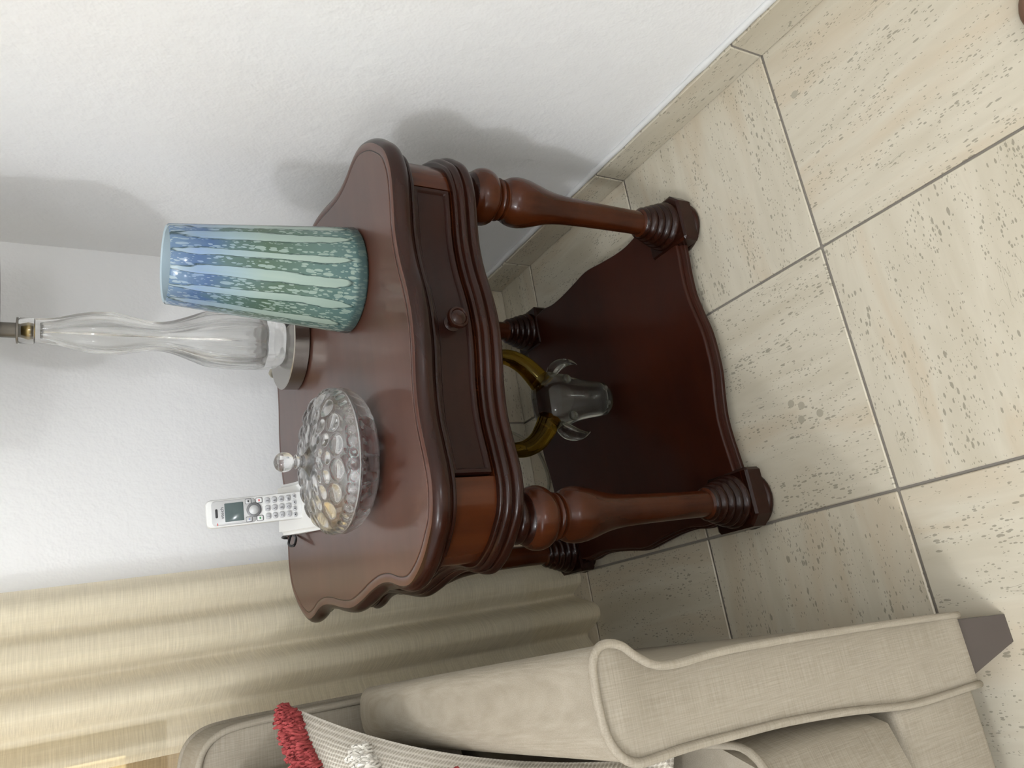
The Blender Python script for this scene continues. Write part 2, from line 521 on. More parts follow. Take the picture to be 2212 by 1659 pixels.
# floor tiles: one mesh per size, every tile its own object
def tile_mesh(sx, sy, h, g=0.0055, name='tile'):
    v, f = box_data(-sx / 2 + g, sx / 2 - g, -sy / 2 + g, sy / 2 - g, -h, 0, 0.004, 1)
    me = bpy.data.meshes.new(name)
    me.from_pydata([(a * T, b * T, c * T) for a, b, c in v], [], f)
    me.materials.append(MAT['tile'])
    return me
xs = [0.0, -X2] + [-X2 - k for k in range(1, 13)]
ys = [0.0, -Y3] + [-Y3 - k for k in range(1, 14)]
xs[-1] = max(xs[-1], XW); ys[-1] = max(ys[-1], YW)
cache = {}
for i in range(len(xs) - 1):
    for j in range(len(ys) - 1):
        sx, sy = xs[i] - xs[i + 1], ys[j] - ys[j + 1]
        rot = (i + j) % 2 == 1               # streak direction alternates from tile to tile
        if i == 0 and j == 2: pass
        key = (round(sx, 3), round(sy, 3), rot)
        if key not in cache:
            cache[key] = tile_mesh(sy, sx, GH) if rot else tile_mesh(sx, sy, GH)
        o = bpy.data.objects.new('tile', cache[key])
        col.objects.link(o)
        o.parent = fl
        o.location = ((xs[i] + xs[i + 1]) / 2 * T, (ys[j] + ys[j + 1]) / 2 * T, random.uniform(-0.0004, 0.0))
        if rot: o.rotation_euler = (0, 0, PI / 2)

# round stone spots on one tile in front of the table
for (x, y) in SPOTS:
    v, f = lathe_data([(0.0165, 0.0), (0.0155, 0.0006)], 12, x, y)
    mesh('stone_spot', v, f, MAT['spot'], fl)
# baseboards of cut tile
BB, BH = 0.03, 0.185
def baseboard(name, along, cuts):
    root = quad_box(name, *( (-BB + 0.006, 0, cuts[-1], 0) if along == 'y' else (cuts[-1], -BB + 0.006, -BB + 0.006, 0)), 0, BH - 0.006, MAT['grout'])
    tag(root, kind='structure')
    for a, b in zip(cuts[:-1], cuts[1:]):
        L = a - b
        v, f = box_data(-L / 2 + 0.005, L / 2 - 0.005, -BH / 2, BH / 2, -BB / 2, BB / 2, 0.004, 1)
        me = bpy.data.meshes.new('baseboard_tile')
        me.from_pydata([(p[0] * T, p[1] * T, p[2] * T) for p in v], [], f)
        me.materials.append(MAT['tile'])
        o = bpy.data.objects.new('baseboard_tile', me); col.objects.link(o); o.parent = root
        if along == 'y':
            o.matrix_local = Matrix.Translation(Vector((-BB / 2, (a + b) / 2, BH / 2)) * T) @ Matrix(((0, 0, 1, 0), (1, 0, 0, 0), (0, 1, 0, 0), (0, 0, 0, 1)))
        else:
            o.matrix_local = Matrix.Translation(Vector(((a + b) / 2, -BB / 2, BH / 2)) * T) @ Matrix(((1, 0, 0, 0), (0, 0, -1, 0), (0, 1, 0, 0), (0, 0, 0, 1)))
    return root
br = baseboard('baseboard_right', 'y', [-0.0] + ys[1:8])
bb = baseboard('baseboard_back', 'x', [-BB] + xs[1:8])
# uneven white filler line over the right baseboard
path = []
for k in range(121):
    y = -0.03 - k * 0.06
    path.append((-0.008, y, BH + 0.012 + 0.006 * mnoise.noise(Vector((k * 0.35, 1, 0)))))
tr = mesh('trim_1', *tube_data(path, [0.016 + 0.006 * mnoise.noise(Vector((k * 0.5, 4, 0))) for k in range(121)], 8), MAT['caulk'], smooth=True)
tag(tr, 'uneven white filler line along the top of the baseboard', kind='structure')

# window behind the curtain
win = empty('window_1', (WX1, 0.0, WZ0))
tag(win, 'window with grey frame half hidden behind the cream curtain', kind='structure')
def wpart(name, x0, x1, y0, y1, z0, z1, mat):
    v, f = box_data(x0, x1, y0, y1, z0, z1, 0.006, 1)
    return mesh(name, [(a - WX1, b, c - WZ0) for a, b, c in v], f, mat, win)
wpart('frame_stile', WX1 - 0.115, WX1, 0.02, 0.12, WZ0, WZ1, MAT['alu'])
wpart('frame_rail', WX0, WX1 - 0.115, 0.02, 0.12, WZ0, WZ0 + 0.165, MAT['alu'])
wpart('frame_rail', WX0, WX1 - 0.115, 0.02, 0.12, WZ1 - 0.15, WZ1, MAT['alu'])
wpart('frame_stile', WX0, WX0 + 0.115, 0.02, 0.12, WZ0 + 0.165, WZ1 - 0.15, MAT['alu'])
wpart('pane', WX0 + 0.115, WX1 - 0.115, 0.06, 0.075, WZ0 + 0.165, WZ1 - 0.15, MAT['pane'])

# ceiling lamp (out of frame): the light the room has
def ceiling_light(x, y, z, watts, soft, label):
    lamp = empty('ceiling_light', (x, y, ZC))
    tag(lamp, label, 'ceiling light')
    v, f = lathe_data([(0.30, 0.0), (0.30, -0.10), (0.27, -0.14)], 32); mesh('base_plate', v, f, MAT['white'], lamp, True, sharp=40)
    v, f = lathe_data([(0.27, -0.14), (0.26, -0.24), (0.20, -0.33), (0.10, -0.38), (0.01, -0.395)], 32); mesh('diffuser', v, f, MAT['lampglow'], lamp, True)
    ld = bpy.data.lights.new('ceiling_bulb', 'POINT')
    ld.energy = watts
    ld.shadow_soft_size = soft
    ld.color = (0.95, 0.985, 1.03)
    lo = bpy.data.objects.new('ceiling_bulb', ld); col.objects.link(lo)
    lo.parent = lamp
    lo.location = (0, 0, (z - ZC) * T - soft * 0.8)
ceiling_light(*LIGHT_POS, LIGHT_W, 0.075, 'round white ceiling light nearest the sofa')
def added_fill_lamp(x, y, z, watts, label):  # unseen lamp added to lift the fill light in the room
    r = empty('added_fill_lamp', (x, y, 0)); tag(r, label, 'floor lamp')
    v, f = lathe_data([(0.40, 0.0), (0.40, 0.03), (0.09, 0.07), (0.03, 0.10)], 32); mesh('base', v, f, MAT['pole'], r, True, sharp=40)
    v, f = lathe_data([(0.03, 0.08), (0.03, z - 0.1)], 16); mesh('pole', v, f, MAT['pole'], r, True, sharp=40)
    v, f = lathe_data([(0.04, z - 0.10), (0.30, z - 0.26), (0.40, z), (0.30, z + 0.26), (0.04, z + 0.38)], 24); g = mesh('fill_globe', v, f, MAT['lampglow'], r, True)
    ld = bpy.data.lights.new('added_fill_bulb', 'POINT'); ld.energy = watts; ld.shadow_soft_size = 0.18; ld.color = (0.96, 0.985, 1.02)
    lo = bpy.data.objects.new('added_fill_bulb', ld); col.objects.link(lo); lo.parent = r; lo.location = (0, 0, (z + 0.95) * T)
for (x, y, z, wt), lb in zip(ADDED_LAMPS, ('added globe fill lamp by the wall behind the viewer', 'added globe fill lamp by the far left wall')):
    added_fill_lamp(x, y, z, wt, lb)
# uplighter added out of view: washes the ceiling for soft fill
ul = empty('added_uplighter', (ADDED_UPLIGHT[0], ADDED_UPLIGHT[1], 0))
tag(ul, 'added tall steel uplighter washing the ceiling for fill, out of view', 'floor lamp')
v, f = lathe_data([(0.42, 0.0), (0.42, 0.03), (0.10, 0.07), (0.035, 0.10)], 32); mesh('base', v, f, plain('added_uplighter_steel', (0.4, 0.4, 0.4), 0.35, 0.9), ul, True, sharp=40)
v, f = lathe_data([(0.035, 0.08), (0.035, 5.86)], 16); mesh('pole', v, f, bpy.data.materials['added_uplighter_steel'], ul, True, sharp=40)
v, f = ring_lathe([(0.02, 5.85), (0.20, 5.90), (0.36, 6.02), (0.45, 6.20), (0.435, 6.20), (0.345, 6.04), (0.19, 5.93), (0.02, 5.89)], 32); mesh('bowl', v, f, MAT['white'], ul, True)
ld = bpy.data.lights.new('added_uplighter_bulb', 'POINT'); ld.energy = ADDED_UPLIGHT[3]; ld.shadow_soft_size = 0.03; ld.color = (0.955, 0.985, 1.03)
lo = bpy.data.objects.new('added_uplighter_bulb', ld); col.objects.link(lo); lo.parent = ul; lo.location = (0, 0, ADDED_UPLIGHT[2] * T)

# ------------------------------------------------------------------ end table
CX, CY, ZT = -1.19, -1.08, 1.635
tb = empty('end_table', (CX, CY, 0))
tag(tb, 'dark mahogany end table with wavy top, one drawer, turned legs and lower shelf', 'table')
Q = [(0, .845), (.1, .836), (.2, .814), (.28, .803), (.36, .803), (.456, .818), (.544, .829), (.61, .822), (.67, .798), (.718, .755),
     (.762, .705), (.798, .645), (.820, .58), (.814, .51), (.792, .43), (.784, .34), (.796, .23), (.818, .12), (.832, 0)]
def full(q):
    a = [(x, -y) for x, y in q]                       # front right
    b = [(x, y) for x, y in q[::-1]][1:]              # back right
    c = [(-x, y) for x, y in q][1:]                   # back left
    d = [(-x, -y) for x, y in q[::-1]][1:-1]          # front left
    return catmull(a + b + c + d, 4, True)
OUT = full(Q)
def rnd(cx, cz, r, a0, a1, n=6):
    return [(cx + r * math.cos(math.radians(a0 + (a1 - a0) * k / n)), cz + r * math.sin(math.radians(a0 + (a1 - a0) * k / n))) for k in range(n + 1)]
top_prof = [(-0.006, ZT), (-0.004, ZT - 0.002), (0.0, ZT - 0.002)] + rnd(0.012, ZT - 0.036, 0.037, 102, -60, 9) + [(0.022, ZT - 0.074), (0.008, ZT - 0.078)] + rnd(0.004, ZT - 0.088, 0.010, 70, -80, 4) + [(-0.05, ZT - 0.099)]
v, f = sweep_outline(OUT, top_prof)
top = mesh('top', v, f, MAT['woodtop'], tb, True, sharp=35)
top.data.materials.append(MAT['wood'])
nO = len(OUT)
for p in top.data.polygons:                           # the moulded edge takes the darker mahogany, the flat top the lighter
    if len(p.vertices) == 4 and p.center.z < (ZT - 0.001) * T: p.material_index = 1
# apron: front follows the outline, with a shallow recess that holds the drawer
Z1, Z0 = ZT - 0.095, 1.362
DX0, DX1, DZ0, DZ1 = -0.535, 0.555, 1.385, 1.535
NOR = normals2d(OUT)
def apron_data():
    rows = [Z0 - 0.03, Z0, DZ0 - 0.010, DZ0 - 0.009, (DZ0 + DZ1) / 2, DZ1 + 0.009, DZ1 + 0.010, Z1 + 0.02]
    vs, fs = [], []
    n = len(OUT)
    for zi, z in enumerate(rows):
        for p, q in zip(OUT, NOR):
            o = -0.022
            if p.y < 0 and DX0 - 0.010 < p.x < DX1 + 0.010 and 3 <= zi <= 5: o = -0.05
            vs.append((p.x + q.x * o, p.y + q.y * o, z))
    for i in range(len(rows) - 1):
        for k in range(n):
            k2 = (k + 1) % n
            fs.append((i * n + k, i * n + k2, (i + 1) * n + k2, (i + 1) * n + k))
    fs.append(tuple(range(n)))
    return vs, fs
# add outline points exactly at the drawer joints so the recess has straight ends
def insert_x(pts, xv):
    out = []
    n = len(pts)
    for i in range(n):
        a, b = pts[i], pts[(i + 1) % n]
        out.append(a)
        if a.y < -0.5 and b.y < -0.5 and (a.x - xv) * (b.x - xv) < 0:
            t = (xv - a.x) / (b.x - a.x)
            out.append(a.lerp(b, t))
    return out
for xv in (DX0 - 0.0105, DX0 - 0.0095, DX1 + 0.0095, DX1 + 0.0105):
    OUT = insert_x(OUT, xv)
NOR = normals2d(OUT)
ap = mesh('apron', *apron_data(), MAT['woodwarm'], tb, True, sharp=30)
# drawer front: curved panel with a raised lip all round
FR = sorted([(p.x, p.y, q.x, q.y) for p, q in zip(OUT, NOR) if p.y < -0.5 and abs(p.x) < 0.66], key=lambda a: a[0])
def front(x, o):
    for a, b in zip(FR[:-1], FR[1:]):
        if a[0] <= x <= b[0]:
            t = (x - a[0]) / (b[0] - a[0] + 1e-9)
            px, py, qx, qy = (a[k] + (b[k] - a[k]) * t for k in range(4))
            return px + qx * o, py + qy * o
def lip(d):
    if d < 0.0005: return -0.045
    if d < 0.0015: return -0.024
    if d < 0.016: return -0.012
    if d < 0.022: return -0.012 - (d - 0.016) / 0.006 * 0.010
    return -0.022
edge = [0, 0.001, 0.004, 0.015, 0.0165, 0.0225, 0.03]
gx = [DX0 + e for e in edge] + [DX0 + 0.03 + (DX1 - DX0 - 0.06) * k / 40 for k in range(1, 40)] + [DX1 - e for e in edge[::-1]]
gz = [DZ0 + e for e in edge] + [(DZ0 + DZ1) / 2] + [DZ1 - e for e in edge[::-1]]
vs, fs = [], []
for z in gz:
    for x in gx:
        d = min(x - DX0, DX1 - x, z - DZ0, DZ1 - z)
        xx, yy = front(x, lip(max(d, 0)))
        vs.append((xx, yy, z))
ng = len(gx)
for i in range(len(gz) - 1):
    for k in range(ng - 1):
        fs.append((i * ng + k, i * ng + k + 1, (i + 1) * ng + k + 1, (i + 1) * ng + k))
dr = mesh('drawer', vs, fs, MAT['wooddrawer'], tb, True, sharp=35)
kx, ky = front(0.0, -0.024)
prof = [(0.030, 0.0), (0.030, 0.006), (0.018, 0.012), (0.016, 0.030), (0.022, 0.040), (0.038, 0.048), (0.041, 0.058), (0.037, 0.066), (0.030, 0.067), (0.028, 0.064), (0.020, 0.069), (0.008, 0.073)]
v, f = lathe_data(prof, 28)
mesh('knob', [(kx + a, ky - c, 1.462 + b) for a, b, c in v], f, MAT['wood'], dr, True, sharp=45)
# moulding under the apron
mp_ = [(-0.06, Z0 + 0.012), (-0.012, Z0 + 0.012)] + rnd(-0.010, Z0 + 0.002, 0.010, 90, -40, 4) + rnd(-0.002, Z0 - 0.022, 0.016, 60, -50, 5) + [(0.008, Z0 - 0.038)] + rnd(0.004, Z0 - 0.057, 0.020, 70, -90, 6) + [(-0.06, Z0 - 0.078)]
mesh('apron_moulding', *sweep_outline(OUT, mp_), MAT['wood'], tb, True, sharp=35)
ZB = Z0 - 0.078
# shelf
QS = [(0, .715), (.1, .71), (.2, .690), (.30, .675), (.40, .676), (.5, .685), (.58, .688), (.66, .66), (.715, .58), (.735, .46), (.722, .36), (.724, .26), (.740, .13), (.757, 0)]
OS = full(QS)
sp = [(-0.02, 0.128), (-0.004, 0.128)] + rnd(-0.004, 0.118, 0.010, 90, 0, 4) + [(0.004, 0.108), (0.004, 0.104), (0.014, 0.100), (0.014, 0.086), (0.018, 0.082), (0.018, 0.068), (0.008, 0.062), (-0.02, 0.058)]
mesh('shelf', *sweep_outline(OS, sp), MAT['woodshelf'], tb, True, sharp=35)
# turned legs: (r, z)
LP = [(0.070, ZB + 0.01), (0.086, ZB - 0.005), (0.090, ZB - 0.018), (0.084, ZB - 0.030), (0.074, ZB - 0.034), (0.082, ZB - 0.040), (0.090, ZB - 0.052), (0.088, ZB - 0.066), (0.080, ZB - 0.072), (0.078, ZB - 0.078),
      (0.096, ZB - 0.090)] + [(0.078 + 0.040 * math.cos(math.radians(a)), 1.140 + 0.052 * math.sin(math.radians(a))) for a in range(60, -91, -15)] + [
      (0.074, 1.084), (0.074, 1.080), (0.086, 1.074), (0.090, 1.066), (0.086, 1.058), (0.077, 1.055), (0.077, 1.050), (0.085, 1.046), (0.086, 1.040), (0.079, 1.035), (0.080, 1.030),
      (0.094, 1.018), (0.102, 1.000), (0.106, 0.980), (0.106, 0.955), (0.102, 0.925), (0.094, 0.890), (0.084, 0.855), (0.075, 0.820), (0.068, 0.780), (0.063, 0.730), (0.060, 0.66), (0.058, 0.58), (0.056, 0.46), (0.055, 0.34), (0.055, 0.296),
      (0.066, 0.290), (0.074, 0.280), (0.074, 0.270), (0.068, 0.264), (0.076, 0.258), (0.084, 0.248), (0.083, 0.238), (0.077, 0.233), (0.086, 0.228), (0.095, 0.217), (0.094, 0.206), (0.088, 0.200),
      (0.096, 0.195), (0.106, 0.184), (0.105, 0.172), (0.098, 0.166), (0.106, 0.160), (0.115, 0.150), (0.115, 0.140), (0.110, 0.132), (0.110, 0.120)]
lv, lf = lathe_data(LP, 40)
leg_me = None
blk = []
h_, c_ = 0.124, 0.046
OCT = [(h_, -h_ + c_), (h_, h_ - c_ * 0.3), (h_ - c_ * 0.3, h_), (-h_ + c_ * 0.3, h_), (-h_, h_ - c_ * 0.3), (-h_, -h_ + c_ * 0.3), (-h_ + c_ * 0.3, -h_), (h_ - c_, -h_)]
bv, bf = sweep_outline([Vector(p) for p in OCT], [(-0.012, 0.134), (0.0, 0.126), (0.0, 0.052), (-0.012, 0.045)])
fv, ff = lathe_data([(0.090, 0.050), (0.118, 0.044), (0.128, 0.030), (0.124, 0.014), (0.108, 0.0)], 32)
first = {}
for sx_, sy_ in ((1, -1), (-1, -1), (1, 1), (-1, 1)):
    lx, ly = 0.672 * sx_, 0.648 * sy_
    if not first:
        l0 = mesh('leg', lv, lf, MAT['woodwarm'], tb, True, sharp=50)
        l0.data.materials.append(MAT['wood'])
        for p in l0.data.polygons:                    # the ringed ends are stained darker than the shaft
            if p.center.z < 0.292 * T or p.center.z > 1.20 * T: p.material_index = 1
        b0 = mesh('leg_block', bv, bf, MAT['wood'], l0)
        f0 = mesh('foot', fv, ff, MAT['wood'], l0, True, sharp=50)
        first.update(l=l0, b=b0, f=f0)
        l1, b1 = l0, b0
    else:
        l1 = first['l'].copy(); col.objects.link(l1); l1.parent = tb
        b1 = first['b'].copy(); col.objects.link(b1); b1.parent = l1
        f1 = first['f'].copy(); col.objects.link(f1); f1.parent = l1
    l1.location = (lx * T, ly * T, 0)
    b1.scale = (sx_, -sy_, 1)

# ------------------------------------------------------------------ vase
VH = 0.68
vc = (-0.814, -1.448)
def vr(z): return 0.212 + (0.143 - 0.212) * (z / VH)
prof = [(0.03, 0.03), (vr(0.0) - 0.02, 0.03)] + [(vr(VH * k / 10) - 0.014, max(VH * k / 10, 0.04)) for k in range(1, 11)]
prof = [(0.01, 0.035), (0.15, 0.035), (vr(0.05) - 0.018, 0.05)] + [(vr(VH * k / 12) - 0.013, VH * k / 12) for k in range(2, 13)] + [(vr(VH) - 0.006, VH + 0.005), (vr(VH), VH)] + [(vr(VH * k / 12), VH * k / 12) for k in range(11, 0, -1)] + [(vr(0.012), 0.012), (vr(0) - 0.012, 0.0), (0.01, 0.0)]
v, f = ring_lathe(prof, 72)
vase = mesh('vase', [(a + vc[0], b + vc[1], c + ZT) for a, b, c in v], f, vase_mat(VH * T), None, True, origin=(vc[0], vc[1], ZT), sharp=50)
vase.data.materials.append(MAT['vaseinside'])
for p in vase.data.polygons:                          # frosted inside of the wall
    if math.hypot(p.center.x, p.center.y) < (vr(p.center.z / T) - 0.009) * T and p.center.z > 0.03 * T: p.material_index = 1
tag(vase, 'tapered blue and green streaked art-glass vase near the front of the table', 'vase')

# ------------------------------------------------------------------ table lamp
lc = (-0.767, -0.677)
tl = empty('table_lamp', (lc[0], lc[1], ZT))
tag(tl, 'table lamp with waisted clear glass body, round steel base and grey shade', 'lamp')
BHh = 0.078
v, f = lathe_data([(0.20, 0.0), (0.216, 0.002), (0.218, 0.006), (0.224, 0.009), (0.224, BHh - 0.004), (0.220, BHh), (0.05, BHh + 0.001)], 64)
mesh('base', v, f, MAT['steel'], tl, True, sharp=40)
GB = [(0.090, 0.079), (0.108, 0.083), (0.119, 0.098), (0.126, 0.13), (0.131, 0.18), (0.133, 0.24), (0.133, 0.30), (0.130, 0.36), (0.123, 0.42), (0.105, 0.47), (0.086, 0.52), (0.070, 0.57), (0.064, 0.616), (0.068, 0.67), (0.078, 0.72), (0.087, 0.765), (0.092, 0.806), (0.091, 0.85), (0.086, 0.89), (0.074, 0.945), (0.060, 0.995), (0.053, 1.04), (0.050, 1.078)]
GBs = catmull([(a, b, 0) for a, b in GB], 3, False)
GI = catmull([(0.03, 0.160, 0), (0.085, 0.165, 0), (0.100, 0.22, 0), (0.102, 0.30, 0), (0.094, 0.38, 0), (0.072, 0.46, 0), (0.048, 0.54, 0), (0.037, 0.616, 0), (0.045, 0.70, 0), (0.060, 0.79, 0), (0.060, 0.86, 0), (0.046, 0.94, 0), (0.030, 1.0, 0), (0.020, 1.06, 0)], 3, False)
def lobes(amp):
    def m_(r, z, a): return r * (1 + amp * math.cos(5 * a + 1.6 * z + 0.4) + 0.25 * amp * math.cos(10 * a - 2.0 * z))
    return m_
vo, fo = lathe_data([(p.x, p.y) for p in GBs], 80, mod=lobes(0.045))
vi, fi = lathe_data([(p.x, p.y) for p in GI], 80, mod=lobes(0.20))
gb = mesh('glass_body', vo, fo, MAT['glass'], tl, True, sharp=60)
me = gb.data
bm = bmesh.new(); bm.from_mesh(me)
vv = [bm.verts.new((a * T, b * T, c * T)) for a, b, c in vi]
bm.verts.ensure_lookup_table()
newf = [bm.faces.new([vv[i] for i in q]) for q in fi]
bmesh.ops.recalc_face_normals(bm, faces=newf)
bmesh.ops.reverse_faces(bm, faces=newf)
for q in newf: q.smooth = True
bm.to_mesh(me); bm.free()
v, f = lathe_data([(0.048, 1.078), (0.054, 1.083), (0.054, 1.130), (0.050, 1.136)], 40)
mesh('glass_collar', v, f, MAT['glass'], tl, True, sharp=40)
v, f = lathe_data([(0.054, 1.1365), (0.054, 1.144), (0.034, 1.146)], 40); mesh('neck_ring', v, f, MAT['pole'], tl, True, sharp=40)
v, f = lathe_data([(0.021, 1.084), (0.024, 1.10), (0.018, 1.128)], 20); mesh('cord_fitting', v, f, MAT['brass'], tl, True)
v, f = lathe_data([(0.031, 1.146), (0.031, 1.42), (0.012, 1.425), (0.012, 1.95)], 28); mesh('pole', v, f, MAT['pole'], tl, True, sharp=40)
SZ = 1.217
shp = [(0.434, SZ), (0.440, SZ), (0.440, SZ + 0.012), (0.375, SZ + 0.62), (0.369, SZ + 0.62)]
v, f = ring_lathe(shp, 72); mesh('shade', v, f, MAT['shade'], tl, True, sharp=40)
v, f = merge(*[tube_data([(0, 0, SZ + 0.58), (0.376 * math.cos(a), 0.376 * math.sin(a), SZ + 0.60)], 0.006, 6) for a in (0.3, 2.4, 4.5)])
mesh('shade_spider', v, f, MAT['pole'], tl)
v, f = box_data(-0.022, 0.022, -0.003, 0.003, -0.018, 0.018)
st_ = mesh('sticker', [(a, b * 0.4, c * 0.8) for a, b, c in v], f, MAT['black'], tl)
st_.location = Vector((0.035, -0.166, BHh + 0.012)) * T
st_.rotation_euler = (math.radians(-70), 0, math.radians(10))

# ------------------------------------------------------------------ candy dish, lid, sweets
dc = (-1.537, -1.392)
NB = 192
def fl_bowl(r, z, a):
    k = min(1.0, max(0.0, (z - 0.004) / 0.03)) if z < 0.034 else 1.0
    e = 1.0 if z < 0.098 else max(0.0, 1 - (z - 0.098) / 0.006)
    return r + 0.0065 * k * e * abs(math.sin(16 * a)) - 0.002
pb = [(0.01, 0.003), (0.10, 0.002), (0.125, 0.0), (0.150, 0.003), (0.190, 0.012), (0.224, 0.028), (0.246, 0.048), (0.258, 0.068), (0.264, 0.086), (0.267, 0.098), (0.272, 0.104), (0.270, 0.111), (0.262, 0.110),
      (0.252, 0.092), (0.240, 0.068), (0.220, 0.046), (0.185, 0.030), (0.13, 0.020), (0.01, 0.018)]
def bowlmod(i_out):
    def m_(r, z, a): return fl_bowl(r, z, a)
    return m_
vs, fs = [], []
for i, (r, z) in enumerate(pb):
    for k in range(NB):
        a = 2 * PI * k / NB
        rr = fl_bowl(r, z, a) if 3 <= i <= 10 else r
        vs.append((dc[0] + rr * math.cos(a), dc[1] + rr * math.sin(a), ZT + z))
for i in range(len(pb)):
    i2 = (i + 1) % len(pb)
    for k in range(NB):
        k2 = (k + 1) % NB
        fs.append((i * NB + k, i * NB + k2, i2 * NB + k2, i2 * NB + k))
bowl = mesh('candy_bowl', vs, fs, MAT['crystalbowl'], None, True, origin=(dc[0], dc[1], ZT))
tag(bowl, 'fluted clear crystal bowl holding red sweets under its domed lid', 'bowl')
# lid: dome with rings of pressed thumbprints
def dome(s):
    """s 0 rim .. 1 top -> r, z over the table"""
    a = PI / 2 * s ** 0.8
    return 0.270 * math.cos(a) ** 0.72, 0.113 + 0.104 * math.sin(a) ** 0.95
prints = []
for ring_s, n, rs, ra, dep, ph in ((0.10, 40, 0.075, 0.064, 0.008, 0), (0.38, 16, 0.13, 0.155, 0.010, 0), (0.60, 16, 0.09, 0.130, 0.007, 0.5), (0.74, 16, 0.05, 0.09, 0.005, 0)):
    for k in range(n):
        prints.append((ring_s, 2 * PI * (k + ph) / n, rs, ra, dep))
NS, NA = 64, 224
vs, fs = [], []
def rows():
    for i in range(NS + 1):
        yield i / NS * 0.95
for s in rows():
    r, z = dome(s)
    loc = [p for p in prints if abs(p[0] - s) < p[2]]
    for k in range(NA):
        a = 2 * PI * k / NA
        d = 0.0
        for (s0, a0, rs, ra, dep) in loc:
            da = (a - a0 + PI) % (2 * PI) - PI
            q = ((s - s0) / rs) ** 2 + (da / ra) ** 2
            if q < 1: d = max(d, dep * (1 - q) ** 0.5)
        wave = 0.004 * math.cos(7 * a) * max(0, 1 - abs(s - 0.80) / 0.14)
        rr, zz = r + d * 0.4, z + d + wave
        vs.append((dc[0] + rr * math.cos(a), dc[1] + rr * math.sin(a), ZT + zz))
n_out = NS + 1
inner = [0.94, 0.9, 0.8, 0.7, 0.6, 0.5, 0.4, 0.3, 0.2, 0.1, 0.04, 0.0]
for s in inner:
    r, z = dome(s)
    for k in range(NA):
        a = 2 * PI * k / NA
        rr = max(0.004, r - 0.010); zz = z - 0.011 if s > 0 else z - 0.001
        vs.append((dc[0] + rr * math.cos(a), dc[1] + rr * math.sin(a), ZT + zz))
tot = n_out + len(inner)
for i in range(tot):
    if i == n_out - 1: continue
    i2 = (i + 1) % tot
    for k in range(NA):
        k2 = (k + 1) % NA
        fs.append((i * NA + k, i * NA + k2, i2 * NA + k2, i2 * NA + k))
fs.append(tuple((n_out - 1) * NA + k for k in range(NA)))
fs.append(tuple(n_out * NA + k for k in range(NA)))
lid = mesh('bowl_lid', vs, fs, MAT['crystal'], None, True, origin=(dc[0], dc[1], ZT + 0.112))
tag(lid, 'domed crystal lid pressed with oval thumbprints and topped by a ball knob', 'lid')
kp = [(0.070, 0.094), (0.056, 0.104), (0.038, 0.113), (0.025, 0.123), (0.019, 0.136), (0.020, 0.144), (0.027, 0.149), (0.019, 0.155)] + [(0.036 * math.sin(math.radians(a)), 0.192 - 0.036 * math.cos(math.radians(a))) for a in range(25, 176, 10)]
def facet(r, z, a): return r * (1 + (0.02 * abs(math.cos(6 * a)) if z > 0.15 else 0))
v, f = lathe_data([(r, z) for r, z in kp], 72, mod=facet)
mesh('knob', v, f, MAT['crystal'], lid, True)
rc = random.Random(3)
spots = [(-0.02, -0.10), (0.06, -0.09), (-0.09, -0.08), (-0.06, -0.13), (-0.12, -0.01), (0.02, -0.14), (-0.15, -0.07), (-0.02, -0.05)]
def candy_data():
    bm = bmesh.new()
    bmesh.ops.create_uvsphere(bm, u_segments=14, v_segments=10, radius=1)
    for q in bm.verts:
        q.co = Vector((q.co.x * 0.040, q.co.y * 0.026, q.co.z * 0.022))
    bm.verts.index_update()
    a = ([tuple(q.co) for q in bm.verts], [tuple(x.index for x in g.verts) for g in bm.faces])
    bm.free()
    parts = [a]
    for s in (-1, 1):
        vs = [(s * 0.036, 0, 0)]
        for k in range(7):
            y = -0.026 + 0.052 * k / 6
            vs.append((s * (0.066 + 0.004 * (k % 2)), y, 0.006 * (-1) ** k))
        fs = [(0, k, k + 1) for k in range(1, 7)]
        parts.append((vs, fs))
    return merge(*parts)
cv, cf = candy_data()
for i, (a, b) in enumerate(spots):
    z = 0.050 + 0.22 * (a * a + b * b) + (0.040 if i == 7 else 0)
    o = mesh('wrapped_sweet', cv, cf, MAT['candy'] if i % 3 else MAT['candy2'], None, True)
    o.location = Vector((dc[0] + a, dc[1] + b, ZT + z)) * T
    o.rotation_euler = (rc.uniform(-0.4, 0.4), rc.uniform(-0.4, 0.4), rc.uniform(0, PI))
    if i % 3: tag(o, 'red wrapped sweet heaped inside the crystal bowl', 'sweet', 'red sweets in the crystal bowl')
    else: tag(o, 'pale pink wrapped sweet lying among the red ones in the crystal bowl', 'sweet', 'pink sweets in the crystal bowl')

